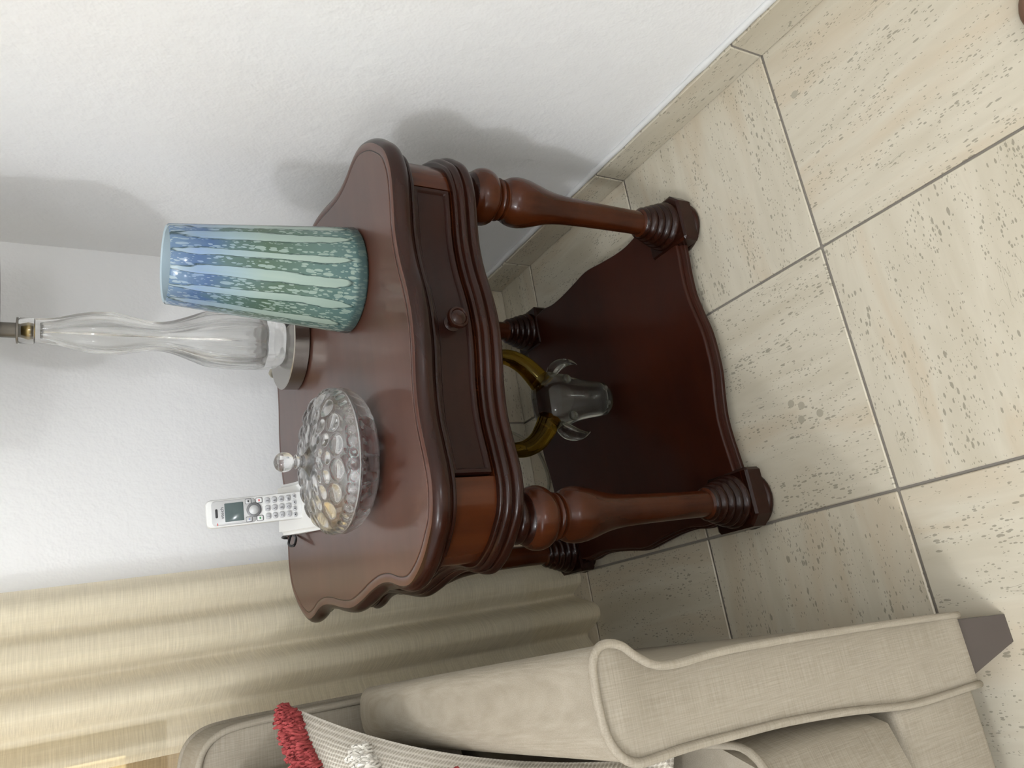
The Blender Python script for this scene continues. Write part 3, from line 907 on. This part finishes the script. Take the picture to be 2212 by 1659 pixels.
# ------------------------------------------------------------------ telephone
pc = Vector((-1.555, -0.63, ZT))
PY = math.radians(-7)
cr_ = empty('phone_cradle', pc, PY)
tag(cr_, 'white plastic charging cradle under the cordless handset', 'phone base')
def wedge():
    # side profile (y, z): low front, raised back
    pr = [(-0.24, 0.0), (-0.245, 0.020), (-0.235, 0.034), (-0.12, 0.060), (0.02, 0.085), (0.07, 0.108), (0.10, 0.110), (0.115, 0.095), (0.12, 0.0)]
    bm = bmesh.new()
    L = [bm.verts.new((-0.115, y, z)) for y, z in pr]
    Rr = [bm.verts.new((0.115, y, z)) for y, z in pr]
    n = len(pr)
    bm.faces.new(L); bm.faces.new(Rr[::-1])
    for k in range(n):
        bm.faces.new((L[k], Rr[k], Rr[(k + 1) % n], L[(k + 1) % n]))
    bmesh.ops.recalc_face_normals(bm, faces=bm.faces)
    bmesh.ops.bevel(bm, geom=[e for e in bm.edges if abs(e.verts[0].co.x - e.verts[1].co.x) < 1e-6], offset=0.016, segments=3, affect='EDGES')
    bm.verts.index_update()
    r = ([tuple(q.co) for q in bm.verts], [tuple(x.index for x in g.verts) for g in bm.faces]); bm.free()
    return r
mesh('body', *wedge(), MAT['white'], cr_, True, sharp=40)
ph = empty('cordless_phone', (pc.x - 0.004, pc.y - 0.085, ZT + 0.036))
ph.rotation_euler = (math.radians(-9), math.radians(-2.2), PY)
tag(ph, 'white and silver cordless telephone handset standing in its cradle behind the crystal bowl', 'telephone')
PW, PL, PD = 0.118, 0.415, 0.060
def rounded_slab(w, l, d, r, bev, z0=0.0):
    pts = []
    for cx_, cz_, a0 in ((w / 2 - r, r, -90), (w / 2 - r, l - r, 0), (-w / 2 + r, l - r, 90), (-w / 2 + r, r, 180)):
        for k in range(7):
            a = math.radians(a0 + 15 * k)
            pts.append((cx_ + r * math.cos(a), cz_ + r * math.sin(a)))
    n = len(pts)
    vs, fs = [], []
    cx_, cz_ = 0, l / 2
    for y, ins in ((-d / 2, bev), (-d / 2 + bev * 0.3, bev * 0.3), (-d / 2 + bev, 0), (d / 2 - bev * 1.5, 0), (d / 2 - bev * 0.4, bev * 0.5), (d / 2, bev * 1.6)):
        for x, z in pts:
            sx = (w / 2 - ins) / (w / 2); sz = (l / 2 - ins) / (l / 2)
            vs.append((x * sx, y, z0 + cz_ + (z - cz_) * sz))
    for i in range(5):
        for k in range(n):
            k2 = (k + 1) % n
            fs.append((i * n + k, i * n + k2, (i + 1) * n + k2, (i + 1) * n + k))
    fs.append(tuple(range(n))[::-1]); fs.append(tuple(5 * n + k for k in range(n)))
    return vs, fs
mesh('body', *rounded_slab(PW, PL, PD, 0.022, 0.008), MAT['white'], ph, True, sharp=40)
FY = -PD / 2
def plate(name, w, l, x, z, d, mat, r=0.006, parent=ph, y=None):
    v, f = rounded_slab(w, l, d, r, min(0.003, d * 0.4))
    yy = FY if y is None else y
    o = mesh(name, [(a + x, b + yy - d / 2 + 0.0005, c + z - l / 2) for a, b, c in v], f, mat, parent, True, sharp=40)
    return o
plate('face_plate', 0.104, 0.178, 0.0, 0.303, 0.004, MAT['silver'], 0.016)
FY2 = FY - 0.003
scr = plate('screen', 0.078, 0.076, 0.0, 0.302, 0.003, MAT['lcd'], 0.003, y=FY2)
plate('earpiece_slot', 0.038, 0.010, 0.0, 0.373, 0.0025, MAT['black'], 0.0045, y=FY2)
plate('indicator_light', 0.010, 0.004, -0.046, 0.371, 0.0025, MAT['inkred'], 0.0015, y=FY2)
def text_mesh(name, s, size, x, z, y, mat, parent):
    cu = bpy.data.curves.new(name, 'FONT')
    cu.body = s; cu.size = size * T; cu.align_x = 'CENTER'; cu.align_y = 'CENTER'
    cu.extrude = 0.0002 * T
    ob = bpy.data.objects.new(name, cu); col.objects.link(ob)
    dg = bpy.context.evaluated_depsgraph_get()
    me = bpy.data.meshes.new_from_object(ob.evaluated_get(dg))
    bpy.data.objects.remove(ob)
    me.name = name
    me.materials.clear(); me.materials.append(mat)
    o = bpy.data.objects.new(name, me); col.objects.link(o); o.parent = parent
    o.location = Vector((x, y, z)) * T
    o.rotation_euler = (PI / 2, 0, 0)
    return o
lt = text_mesh('lettering', 'vtech', 0.020, 0.0, 0.350, FY2 - 0.0012, MAT['ink'], ph)
lt.scale = (1.15, 1, 1)
# navigation ring
v, f = lathe_data([(0.031, 0.0), (0.031, 0.004), (0.028, 0.006), (0.022, 0.006), (0.021, 0.004), (0.004, 0.005)], 32)
nv = mesh('navigation_ring', [(a, FY2 - c, 0.222 + b) for a, b, c in v], f, MAT['keyring'], ph, True, sharp=40)
v, f = lathe_data([(0.020, 0.003), (0.020, 0.007), (0.016, 0.0085), (0.003, 0.009)], 28)
mesh('centre_key', [(a, FY2 - c, 0.222 + b) for a, b, c in v], f, MAT['silver'], nv, True, sharp=40)
for sx_, z, m_ in ((-1, 0.243, 'inkblue'), (1, 0.243, 'ink'), (-1, 0.199, 'inkgreen'), (1, 0.199, 'inkred')):
    s_ = plate('soft_key', 0.024, 0.028, 0.038 * sx_, z, 0.0055, MAT['keyring'], 0.005)
    k_ = plate('key_cap', 0.019, 0.023, 0.038 * sx_, z, 0.0015, MAT['white'] if z < 0.22 else MAT['silver'], 0.004, parent=s_, y=FY - 0.0050)
    plate('key_mark', 0.009, 0.006, 0.038 * sx_, z, 0.0008, MAT[m_], 0.001, parent=s_, y=FY - 0.0066)
rowsz = (0.165, 0.136, 0.107, 0.078)
dig = (('1', '2', '3'), ('4', '5', '6'), ('7', '8', '9'), ('*', '0', '#'))
for i, z in enumerate(rowsz):
    for j, x in enumerate((-0.034, 0.0, 0.034)):
        k_ = plate('key', 0.026, 0.022, x, z, 0.007, MAT['key'], 0.008)
        text_mesh('key_digit', dig[i][j], 0.017, x - 0.003, z - 0.001, FY - 0.0068, MAT['ink'], k_)
for j, x in enumerate((-0.040, -0.0135, 0.0135, 0.040)):
    k_ = plate('key', 0.020, 0.016, x, 0.052, 0.006, MAT['key'], 0.006)
    plate('key_mark', 0.006, 0.005, x, 0.052, 0.0008, MAT['ink'], 0.001, parent=k_, y=FY - 0.0056)
# black phone wire behind the cradle
pw = catmull([(pc.x - 0.02, pc.y + 0.135, ZT + 0.014), (pc.x - 0.05, pc.y + 0.18, ZT + 0.020), (pc.x - 0.13, pc.y + 0.17, ZT + 0.055), (pc.x - 0.15, pc.y + 0.12, ZT + 0.045), (pc.x - 0.10, pc.y + 0.20, ZT + 0.012), (pc.x - 0.07, pc.y + 0.29, ZT + 0.012), (pc.x - 0.06, -0.165, ZT - 0.03), (pc.x - 0.05, -0.12, ZT - 0.5), (pc.x - 0.02, -0.10, 0.45)], 6, False)
pwo = mesh('phone_wire', *tube_data(pw, 0.006, 8), MAT['black'], None, True)
tag(pwo, 'thin black wire looping behind the phone cradle and down the table back', 'wire')
# lamp cord on the floor by the back wall
lcp = catmull([(-0.76, -0.44, ZT + 0.014), (-0.74, -0.30, ZT + 0.012), (-0.74, -0.175, ZT + 0.005), (-0.745, -0.135, ZT - 0.10), (-0.80, -0.10, 0.9), (-0.95, -0.07, 0.42), (-1.08, -0.09, 0.10), (-1.22, -0.15, 0.012), (-1.42, -0.20, 0.012), (-1.52, -0.12, 0.05)], 8, False)
lco = mesh('lamp_cord', *tube_data(lcp, 0.010, 8), plain('clear_grey_cord', (0.30, 0.27, 0.20), 0.3), None, True)
tag(lco, 'thin grey lamp cord trailing down behind the table along the back wall', 'cord')

# ------------------------------------------------------------------ glass bull head on the shelf
bl = empty('glass_bull_head', (-1.165, -1.0, 0.128))
tag(bl, 'clear glass bull head with curved amber horns standing on the lower shelf', 'figurine')
def rings(centres, rx, ry, n=28, ax=(1, 0, 0)):
    vs, fs = [], []
    for c, a, b in zip(centres, rx, ry):
        for k in range(n):
            t = 2 * PI * k / n
            ca, sa = math.cos(t), math.sin(t)
            e = 0.85
            vs.append((c[0] + a * math.copysign(abs(ca) ** e, ca), c[1] + b * math.copysign(abs(sa) ** e, sa) * 0.9, c[2] - b * 0.35 * math.copysign(abs(sa) ** e, sa) * 0.0))
    m = len(centres)
    for i in range(m - 1):
        for k in range(n):
            k2 = (k + 1) % n
            fs.append((i * n + k, i * n + k2, (i + 1) * n + k2, (i + 1) * n + k))
    fs.append(tuple(range(n))[::-1]); fs.append(tuple((m - 1) * n + k for k in range(n)))
    return vs, fs
HC = [(0.0, -0.050, 0.002), (0.0, -0.052, 0.012), (0.0, -0.050, 0.035), (0.002, -0.045, 0.075), (0.004, -0.035, 0.12), (0.006, -0.022, 0.17), (0.008, -0.010, 0.22), (0.008, 0.0, 0.27), (0.006, 0.008, 0.32), (0.004, 0.012, 0.36), (0.0, 0.014, 0.395), (0.0, 0.014, 0.412)]
HXr = [0.040, 0.066, 0.086, 0.092, 0.097, 0.108, 0.124, 0.142, 0.154, 0.146, 0.110, 0.05]
HYr = [0.040, 0.062, 0.078, 0.084, 0.090, 0.100, 0.108, 0.112, 0.110, 0.098, 0.072, 0.03]
mesh('head', *rings(HC, HXr, HYr), MAT['smoke'], bl, True)
for s in (1, -1):
    hp = catmull([(s * 0.085, 0.015, 0.345), (s * 0.145, 0.018, 0.385), (s * 0.205, 0.018, 0.445), (s * 0.240, 0.015, 0.525), (s * 0.240, 0.010, 0.61), (s * 0.205, 0.005, 0.69), (s * 0.155, 0.0, 0.745)], 5, False)
    rr = [0.060 * (1 - 0.75 * (k / (len(hp) - 1)) ** 1.3) for k in range(len(hp))]
    mesh('horn', *tube_data(hp, rr, 18), MAT['amber'], bl, True)
    ep = catmull([(s * 0.125, -0.02, 0.325), (s * 0.165, -0.045, 0.305), (s * 0.192, -0.060, 0.262), (s * 0.196, -0.066, 0.210), (s * 0.182, -0.068, 0.170)], 4, False)
    er = [0.018, 0.024, 0.030, 0.033, 0.035, 0.036, 0.036, 0.035, 0.033, 0.030, 0.027, 0.023, 0.019, 0.014, 0.010, 0.006, 0.003]
    mesh('ear', *tube_data(ep, [1.2 * q for q in er[:len(ep)]], 14, flat=0.6), MAT['smoke'], bl, True)
    v, f = lathe_data([(0.027 * math.sin(math.radians(a)), -0.027 * math.cos(math.radians(a))) for a in range(10, 171, 16)], 18)
    mesh('eye', [(a + s * 0.098, b * 0.7 - 0.078, c + 0.262) for a, b, c in v], f, MAT['smoke'], bl, True)
    mesh('nostril', [(a * 0.5 + s * 0.040, b * 0.4 - 0.118, c * 0.5 + 0.055) for a, b, c in v], f, MAT['smoke'], bl, True)

# ------------------------------------------------------------------ curtains
def curtain(name, x0, x1, ztop, fold, mat, nx=260, nz=60):
    vs, fs = [], []
    for j in range(nz + 1):
        tz = j / nz
        z = ztop * (1 - tz) ** 1.0
        for i in range(nx + 1):
            x = x0 + (x1 - x0) * i / nx
            X, Y, Z = fold(x, z)
            vs.append((X, Y, Z))
    w_ = nx + 1
    for j in range(nz):
        for i in range(nx):
            fs.append((j * w_ + i, j * w_ + i + 1, (j + 1) * w_ + i + 1, (j + 1) * w_ + i))
    return mesh(name, vs, fs, mat, None, True)
FOLDS = [(-1.66, -.085), (-1.735, -.10), (-1.80, -.155), (-1.855, -.15), (-1.915, -.085), (-1.965, -.17), (-2.02, -.19), (-2.06, -.175), (-2.125, -.09), (-2.185, -.18), (-2.25, -.20), (-2.29, -.17), (-2.335, -.11), (-2.39, -.13), (-2.44, -.15), (-2.47, -.14), (-2.50, -.12), (-2.6, -.1)]
FS = catmull([(a, b, 0) for a, b in FOLDS], 8, False)
def foldy(x):
    for a, b in zip(FS[:-1], FS[1:]):
        if b.x <= x <= a.x:
            t = (a.x - x) / (a.x - b.x + 1e-9)
            return a.y + (b.y - a.y) * t
    return -0.1
def fold1(x, z):
    y = foldy(x)
    low = max(0.0, 1 - z / 1.2)
    y += 0.02 * mnoise.noise(Vector((x * 6, z * 0.5, 2)))
    sp_ = 1 + 0.10 * low                                   # cloth spreads and lies on the floor
    X = -1.735 + (x + 1.735) * (0.985 + 0.015 * z / 2.8) + (0.018 * max(0, (2.8 - z)) if x > -1.9 else 0.018 * max(0, (2.8 - z)) * max(0, 1 - (-1.9 - x) / 0.5))
    lowf = max(0.0, 1 - z / 0.35)
    kf = 0.85 + 0.65 * max(0.0, min(1.0, (-2.06 - x) / 0.08))
    Y = -0.10 + (y + 0.10) * (kf + 0.3 * low * (kf - 0.85)) - 0.05 * low - lowf ** 2 * 0.10 * (0.6 + 0.8 * max(0, min(1, (-1.75 - x) / 0.5))) - lowf * 0.05 * mnoise.noise(Vector((x * 9, 3, z * 4)))
    Z = z
    if z < 0.02: Z = 0.004
    return X, Y, max(Z, 0.004)
cu1 = curtain('curtain', -1.735, -2.505, 7.9, fold1, MAT['curtain'], 200, 110)
tag(cu1, 'cream linen curtain hanging in soft folds to the floor behind the sofa', 'curtain')
def fold2(x, z):
    y = -0.055 + 0.022 * math.sin(x * 16)
    return x, y, max(z, 0.004)
cu2 = curtain('curtain', -2.482, -6.6, 7.9, fold2, MAT['warm_sheer'], 160, 30)  # sheer added for warmth: its tan stands in for warm light on the wall
tag(cu2, 'added tan sheer past the cream curtain, its colour standing in for warm light', 'curtain')
v, f = tube_data([(-1.55, -0.11, 7.92), (-6.8, -0.11, 7.92)], 0.035, 12)
rod = mesh('curtain_rod', v, f, MAT['steel'], None, True)
tag(rod, 'steel rod carrying the curtains high above the window', 'curtain rod')

# ------------------------------------------------------------------ sofa
SX1 = -6.6                                              # far end
sf = empty('sofa', (-2.4, -2.62, 0))
tag(sf, 'oatmeal linen sofa with scroll arms and corded seams beside the table', 'sofa')
SO = Vector((-2.4, -2.62, 0))
def smesh(name, v, f, mat, parent=sf, smooth=True, sharp=None):
    return mesh(name, [(a - SO.x, b - SO.y, c - SO.z) for a, b, c in v], f, mat, parent, smooth, sharp=sharp)
# arm cross-section at the front (X, Z), counter-clockwise seen from the front
ARM = [(-2.41, 0.235), (-2.400, 0.40), (-2.385, 0.70), (-2.372, 1.00), (-2.366, 1.25), (-2.371, 1.40), (-2.362, 1.465), (-2.335, 1.512), (-2.309, 1.545), (-2.298, 1.585), (-2.308, 1.615), (-2.335, 1.632), (-2.38, 1.637), (-2.43, 1.636), (-2.485, 1.628), (-2.525, 1.605), (-2.548, 1.570), (-2.552, 1.530), (-2.549, 1.42), (-2.553, 1.25), (-2.559, 1.08), (-2.578, 0.85), (-2.605, 0.63), (-2.612, 0.50), (-2.613, 0.235)]
ARMs = catmull([(a, b, 0) for a, b in ARM], 4, False)
ARMc = Vector((-2.46, 1.0, 0))
ys_ = [-2.62, -2.616, -2.60, -2.4, -2.2, -2.0, -1.8, -1.6, -1.4, -1.2, -1.05, -0.95, -0.90, -0.88]
def arm_pt(p, y):
    t = (y + 2.62) / 1.74                               # the roll narrows towards the back
    x = p.x
    if p.y > 1.40: x = p.x - t * 0.058 * max(0, min(1, (p.x + 2.56) / 0.2)) * 1.0
    z = p.y
    if p.y > 1.55: z += 0.010 * math.sin(t * PI)
    if y > -1.2:
        e = (y + 1.2) / 0.32
        if p.y > 1.3: z -= 0.12 * e ** 3 * (p.y - 1.3) / 0.33
        if p.y > 1.4: x += (ARMc.x - x) * 0.10 * e ** 3
    return x, z
vs, fs = [], []
nA = len(ARMs)
for i, y in enumerate(ys_):
    ins = 0.010 if i == 0 else (0.004 if i == 1 else 0)
    for p in ARMs:
        x, z = arm_pt(p, y)
        dv = Vector((ARMc.x - x, 0)) if False else Vector((ARMc.x - x, (min(1.5, max(0.4, z)) - z)))
        if ins and dv.length > 1e-6:
            dv.normalize(); x += dv.x * ins; z += dv.y * ins
        vs.append((x, y, z))
for i in range(len(ys_) - 1):
    for k in range(nA - 1):
        fs.append((i * nA + k, i * nA + k + 1, (i + 1) * nA + k + 1, (i + 1) * nA + k))
    fs.append((i * nA + nA - 1, i * nA, (i + 1) * nA, (i + 1) * nA + nA - 1))
fs.append(tuple(range(nA))); fs.append(tuple((len(ys_) - 1) * nA + k for k in range(nA)))
arm = smesh('arm', vs, fs, MAT['sofa'], sharp=50)
pip = [(arm_pt(p, -2.62)[0], -2.620, arm_pt(p, -2.62)[1]) for p in ARMs]
smesh('piping', *tube_data(pip, 0.0105, 10), MAT['sofa'], arm)
# far arm mirrored (out of frame)
mx0 = (-2.36 + SX1) / 2
vs2 = [(2 * mx0 - a, b, c) for a, b, c in vs]
arm2 = smesh('arm', vs2, [q[::-1] for q in fs], MAT['sofa'], sharp=50)
smesh('piping', *tube_data([(2 * mx0 - a, b, c) for a, b, c in pip], 0.0105, 10), MAT['sofa'], arm2)
XL = SX1 + 0.25
# seat base and front rail
v, f = box_data(XL, -2.60, -2.615, -0.75, 0.262, 0.66, 0.03, 3)
smesh('seat_base', v, f, MAT['sofa'], sharp=50)
# seat cushions
def cushion(x0, x1, y0, y1, z0, z1, r, puff):
    nx, ny = 26, 26
    def prof(t):
        return math.sqrt(max(0.0, 1 - (2 * abs(t - 0.5)) ** 6)) if 0 < t < 1 else 0
    vs, fs = [], []
    bm = bmesh.new()
    bmesh.ops.create_cube(bm, size=1)
    bmesh.ops.subdivide_edges(bm, edges=list(bm.edges), cuts=10, use_grid_fill=True)
    for q in bm.verts:
        c = q.co * 2
        sx = max(0, 1 - abs(c.x) ** 3) ; sy = max(0, 1 - abs(c.y) ** 3)
        rr = 0.84
        zz = c.z * (0.86 + puff * sx * sy)
        k = max(abs(c.x), abs(c.y))
        cxx, cyy = c.x, c.y
        if abs(c.x) > rr and abs(c.y) > rr:
            dx, dy = (abs(c.x) - rr) / (1 - rr), (abs(c.y) - rr) / (1 - rr)
            l_ = math.hypot(dx, dy)
            m_ = max(dx, dy)
            dx, dy = dx / l_ * m_, dy / l_ * m_
            cxx = math.copysign(rr + dx * (1 - rr), c.x); cyy = math.copysign(rr + dy * (1 - rr), c.y)
        cxx *= 1 + 0.012 * (1 - c.z * c.z); cyy *= 1 + 0.012 * (1 - c.z * c.z)
        q.co = Vector(((x0 + x1) / 2 + cxx * (x1 - x0) / 2, (y0 + y1) / 2 + cyy * (y1 - y0) / 2, (z0 + z1) / 2 + zz * (z1 - z0) / 2))
    bm.verts.index_update()
    out = ([tuple(q.co) for q in bm.verts], [tuple(x.index for x in g.verts) for g in bm.faces])
    bm.free()
    return out
def rrect(x0, x1, y0, y1, r, z, n=6):
    p = []
    for cx_, cy_, a0 in ((x1 - r, y0 + r, -90), (x1 - r, y1 - r, 0), (x0 + r, y1 - r, 90), (x0 + r, y0 + r, 180)):
        for k in range(n + 1):
            a = math.radians(a0 + 90 * k / n)
            p.append((cx_ + r * math.cos(a), cy_ + r * math.sin(a), z))
    return p + [p[0]]
xm = (XL - 2.57) / 2
for (a, b) in ((xm + 0.01, -2.590), (XL + 0.02, xm - 0.01)):
    sc_ = smesh('seat_cushion', *cushion(a, b, -2.66, -0.95, 0.665, 1.265, 0.1, 0.14), MAT['sofa'], sharp=60)
    for z in (1.224,):
        smesh('piping', *tube_data(rrect(a - 0.004, b + 0.004, -2.664, -0.946, 0.10, z), 0.0105, 8), MAT['sofa'], sc_)
# backrest: front outline rounded at the top, thick slab leaning on nothing but its frame
def back_outline():
    p = [(-2.43, 0.30), (-2.425, 1.2), (-2.422, 1.80), (-2.424, 1.98), (-2.435, 2.085), (-2.475, 2.150), (-2.55, 2.180), (-2.70, 2.188), (-3.0, 2.19), (-3.6, 2.19), (-4.2, 2.19)]
    q = [(2 * mx0 - a, b) for a, b in p[::-1]]
    return p + q
BO = catmull([(a, b, 0) for a, b in back_outline()], 5, False)
def slab(y0, y1, ins0, ins1, shift=0.0):
    vs, fs = [], []
    n = len(BO)
    for y, ins in ((y0, ins0), (y0 + 0.015, 0), (y1 - 0.02, 0), (y1, ins1)):
        for p in BO:
            x = p.x + (ins if p.x < mx0 else -ins) + (shift if p.x > mx0 else -shift)
            vs.append((x, y, p.y - (ins if p.y > 1 else 0)))
    for i in range(3):
        for k in range(n):
            k2 = (k + 1) % n
            fs.append((i * n + k, i * n + k2, (i + 1) * n + k2, (i + 1) * n + k))
    fs.append(tuple(range(n))); fs.append(tuple(3 * n + k for k in range(n)))
    return vs, fs
bk = smesh('backrest', *slab(-0.86, -0.42, 0.006, 0.03, 0.02), MAT['sofa'], sharp=45)
for yy, rr, sh in ((-0.862, 0.0135, 0.02), (-0.44, 0.012, 0.02)):
    smesh('piping', *tube_data([(p.x + (sh if p.x > mx0 else -sh), yy, p.y) for p in BO], rr, 8), MAT['sofa'], bk)
# back cushion in front of it
def back_cushion(x0, x1):
    v, f = cushion(x0, x1, 1.27, 2.145, -0.20, 0.20, 0.1, 0.35)
    out = []
    for a, b, c in v:
        t = (b - 1.27) / 0.875
        out.append((a, -1.02 + t * 0.12 - c * 0.9, b))
    return out, f
for (a, b) in ((xm + 0.01, -2.585), (XL + 0.02, xm - 0.01)):
    smesh('back_cushion', *back_cushion(a, b), MAT['sofa'], sharp=60)
# legs
def tleg(x0, x1, y0, y1):
    z1 = 0.262
    t = [(x0, y0, z1), (x1, y0, z1), (x1, y1, z1), (x0, y1, z1)]
    b = [(x0 + 0.075, y0 - 0.03, 0), (x1 - 0.015, y0 - 0.03, 0), (x1 - 0.015, y1 - 0.09, 0), (x0 + 0.075, y1 - 0.09, 0)]
    return t + b, [(0, 1, 2, 3), (7, 6, 5, 4), (0, 4, 5, 1), (1, 5, 6, 2), (2, 6, 7, 3), (3, 7, 4, 0)]
v, f = tleg(-2.60, -2.425, -2.60, -2.42); smesh('leg', v, f, MAT['sofaleg'], smooth=False)
smesh('leg', [(2 * mx0 - a, b, c) for a, b, c in v], f, MAT['sofaleg'], smooth=False)
v = [(a, -b - 3.2, c) for a, b, c in v]
smesh('leg', v, f, MAT['sofaleg'], smooth=False); smesh('leg', [(2 * mx0 - a, b, c) for a, b, c in v], f, MAT['sofaleg'], smooth=False)

# ------------------------------------------------------------------ throw pillow
A = Vector((-2.352, -1.16, 1.925)); B = Vector((-2.585, -2.50, 1.36))
e1 = B - A
e2 = Vector((-1.36, 0.16, -0.02))
nrm = e1.cross(e2).normalized()
if nrm.z < 0: nrm = -nrm
NP = 44
def pil(u, v, side):
    """u along the top edge, v down the right edge"""
    su, sv = 2 * u - 1, 2 * v - 1
    bx = (1 - su ** 4) ** 0.55 * (1 - sv ** 4) ** 0.55 if abs(su) < 1 and abs(sv) < 1 else 0
    pin = 0.055
    uu = u + pin * (0.5 - u) * 2 * (1 - sv * sv) * abs(su) ** 2
    vv = v + pin * (0.5 - v) * 2 * (1 - su * su) * abs(sv) ** 2
    wr = 0.012 * mnoise.noise(Vector((u * 5, v * 5, 3 + side))) * (1 if bx > 0 else 0)
    p = A + e2 * uu + e1 * vv + nrm * ((0.17 if side > 0 else -0.05) * bx + wr * min(1, bx * 3))
    return p
def pillow_side(side):
    vs = [tuple(pil(i / NP, j / NP, side)) for j in range(NP + 1) for i in range(NP + 1)]
    w_ = NP + 1
    fs = [(j * w_ + i, j * w_ + i + 1, (j + 1) * w_ + i + 1, (j + 1) * w_ + i) for j in range(NP) for i in range(NP)]
    return vs, fs
pm = merge(pillow_side(1), pillow_side(-1))
PO = (A + e1 * 0.5 + e2 * 0.5)
pl = mesh('throw_pillow', pm[0], pm[1], MAT['pillow'], None, True, origin=tuple(PO))
uvl = pl.data.uv_layers.new(name='UVMap')
w2 = (NP + 1) ** 2
for lp in pl.data.loops:
    k = lp.vertex_index % w2
    uvl.data[lp.index].uv = ((k % (NP + 1)) / NP, (k // (NP + 1)) / NP)
tag(pl, 'cream woven throw pillow with coral and ivory tufted yarn lines on the sofa', 'pillow')
rt = random.Random(11)
def tufts(name, pts, width, mat, dens=300, hh=0.040):
    """rows of yarn loops along a line on the pillow front (u, v)"""
    parts = []
    L = catmull([(a, b, 0) for a, b in pts], 10, False)
    tot_ = sum((L[i + 1] - L[i]).length for i in range(len(L) - 1))
    n = max(10, int(dens * tot_))
    for k in range(n):
        t = k / n * (len(L) - 1)
        i = min(int(t), len(L) - 2)
        c = L[i].lerp(L[i + 1], t - i)
        d = (L[i + 1] - L[i]).normalized()
        o = Vector((-d.y, d.x, 0)) * rt.uniform(-width, width)
        u, v = c.x + o.x, c.y + o.y
        if not (0.004 < u < 0.996 and 0.004 < v < 0.996): continue
        p = pil(u, v, 1)
        ja = Vector((rt.uniform(-1, 1), rt.uniform(-1, 1), rt.uniform(-0.3, 1))).normalized()
        h = hh * rt.uniform(0.35, 1.25)
        top_ = p + nrm * h + ja * 0.020
        q2 = p + ja.cross(nrm) * 0.014
        parts.append(tube_data([p - nrm * 0.006, (p + top_) / 2 + ja * 0.010, top_, (q2 + top_) / 2 - ja * 0.008, q2 - nrm * 0.004], 0.0052, 5))
    v, f = merge(*parts)
    return mesh(name, [(a - PO.x, b - PO.y, c - PO.z) for a, b, c in v], f, mat, pl, True)
tufts('red_tuft', [(0.004, 0.006), (0.035, 0.07), (0.085, 0.165), (0.16, 0.27)], 0.023, MAT['tuftred'], 3600, 0.034)['label'] = 'coral looped yarn line'
tufts('white_tuft', [(0.018, 0.295), (0.05, 0.345), (0.085, 0.40), (0.11, 0.43)], 0.012, MAT['tuftwhite'], 2200, 0.030)['label'] = 'ivory looped yarn line'
tufts('red_tuft', [(0.12, 0.41), (0.09, 0.46), (0.06, 0.52), (0.042, 0.575)], 0.018, MAT['tuftred'], 6000, 0.03)['label'] = 'coral looped yarn line'
tufts('red_tuft', [(0.045, 0.62), (0.075, 0.65), (0.12, 0.69)], 0.016, MAT['tuftred'], 3000)['label'] = 'coral looped yarn line'
tufts('white_tuft', [(0.025, 0.705), (0.06, 0.73), (0.12, 0.77)], 0.012, MAT['tuftwhite'], 2200, 0.030)['label'] = 'ivory looped yarn line'
tufts('red_tuft', [(0.03, 0.93), (0.08, 0.95), (0.16, 0.97)], 0.016, MAT['tuftred'], 2600)['label'] = 'coral looped yarn line'

# ------------------------------------------------------------------ brown rounded thing at the frame's edge
v, f = lathe_data([(0.085, 0.0), (0.105, 0.010), (0.112, 0.025), (0.104, 0.042), (0.08, 0.052), (0.03, 0.056)], 32)
bq = mesh('furniture_foot', v, f, MAT['brown'], None, True)
tag(bq, 'low brown rounded furniture foot just entering the frame on the bare floor', 'furniture foot')
bq.location = Vector((-0.655, -3.432, 0)) * T
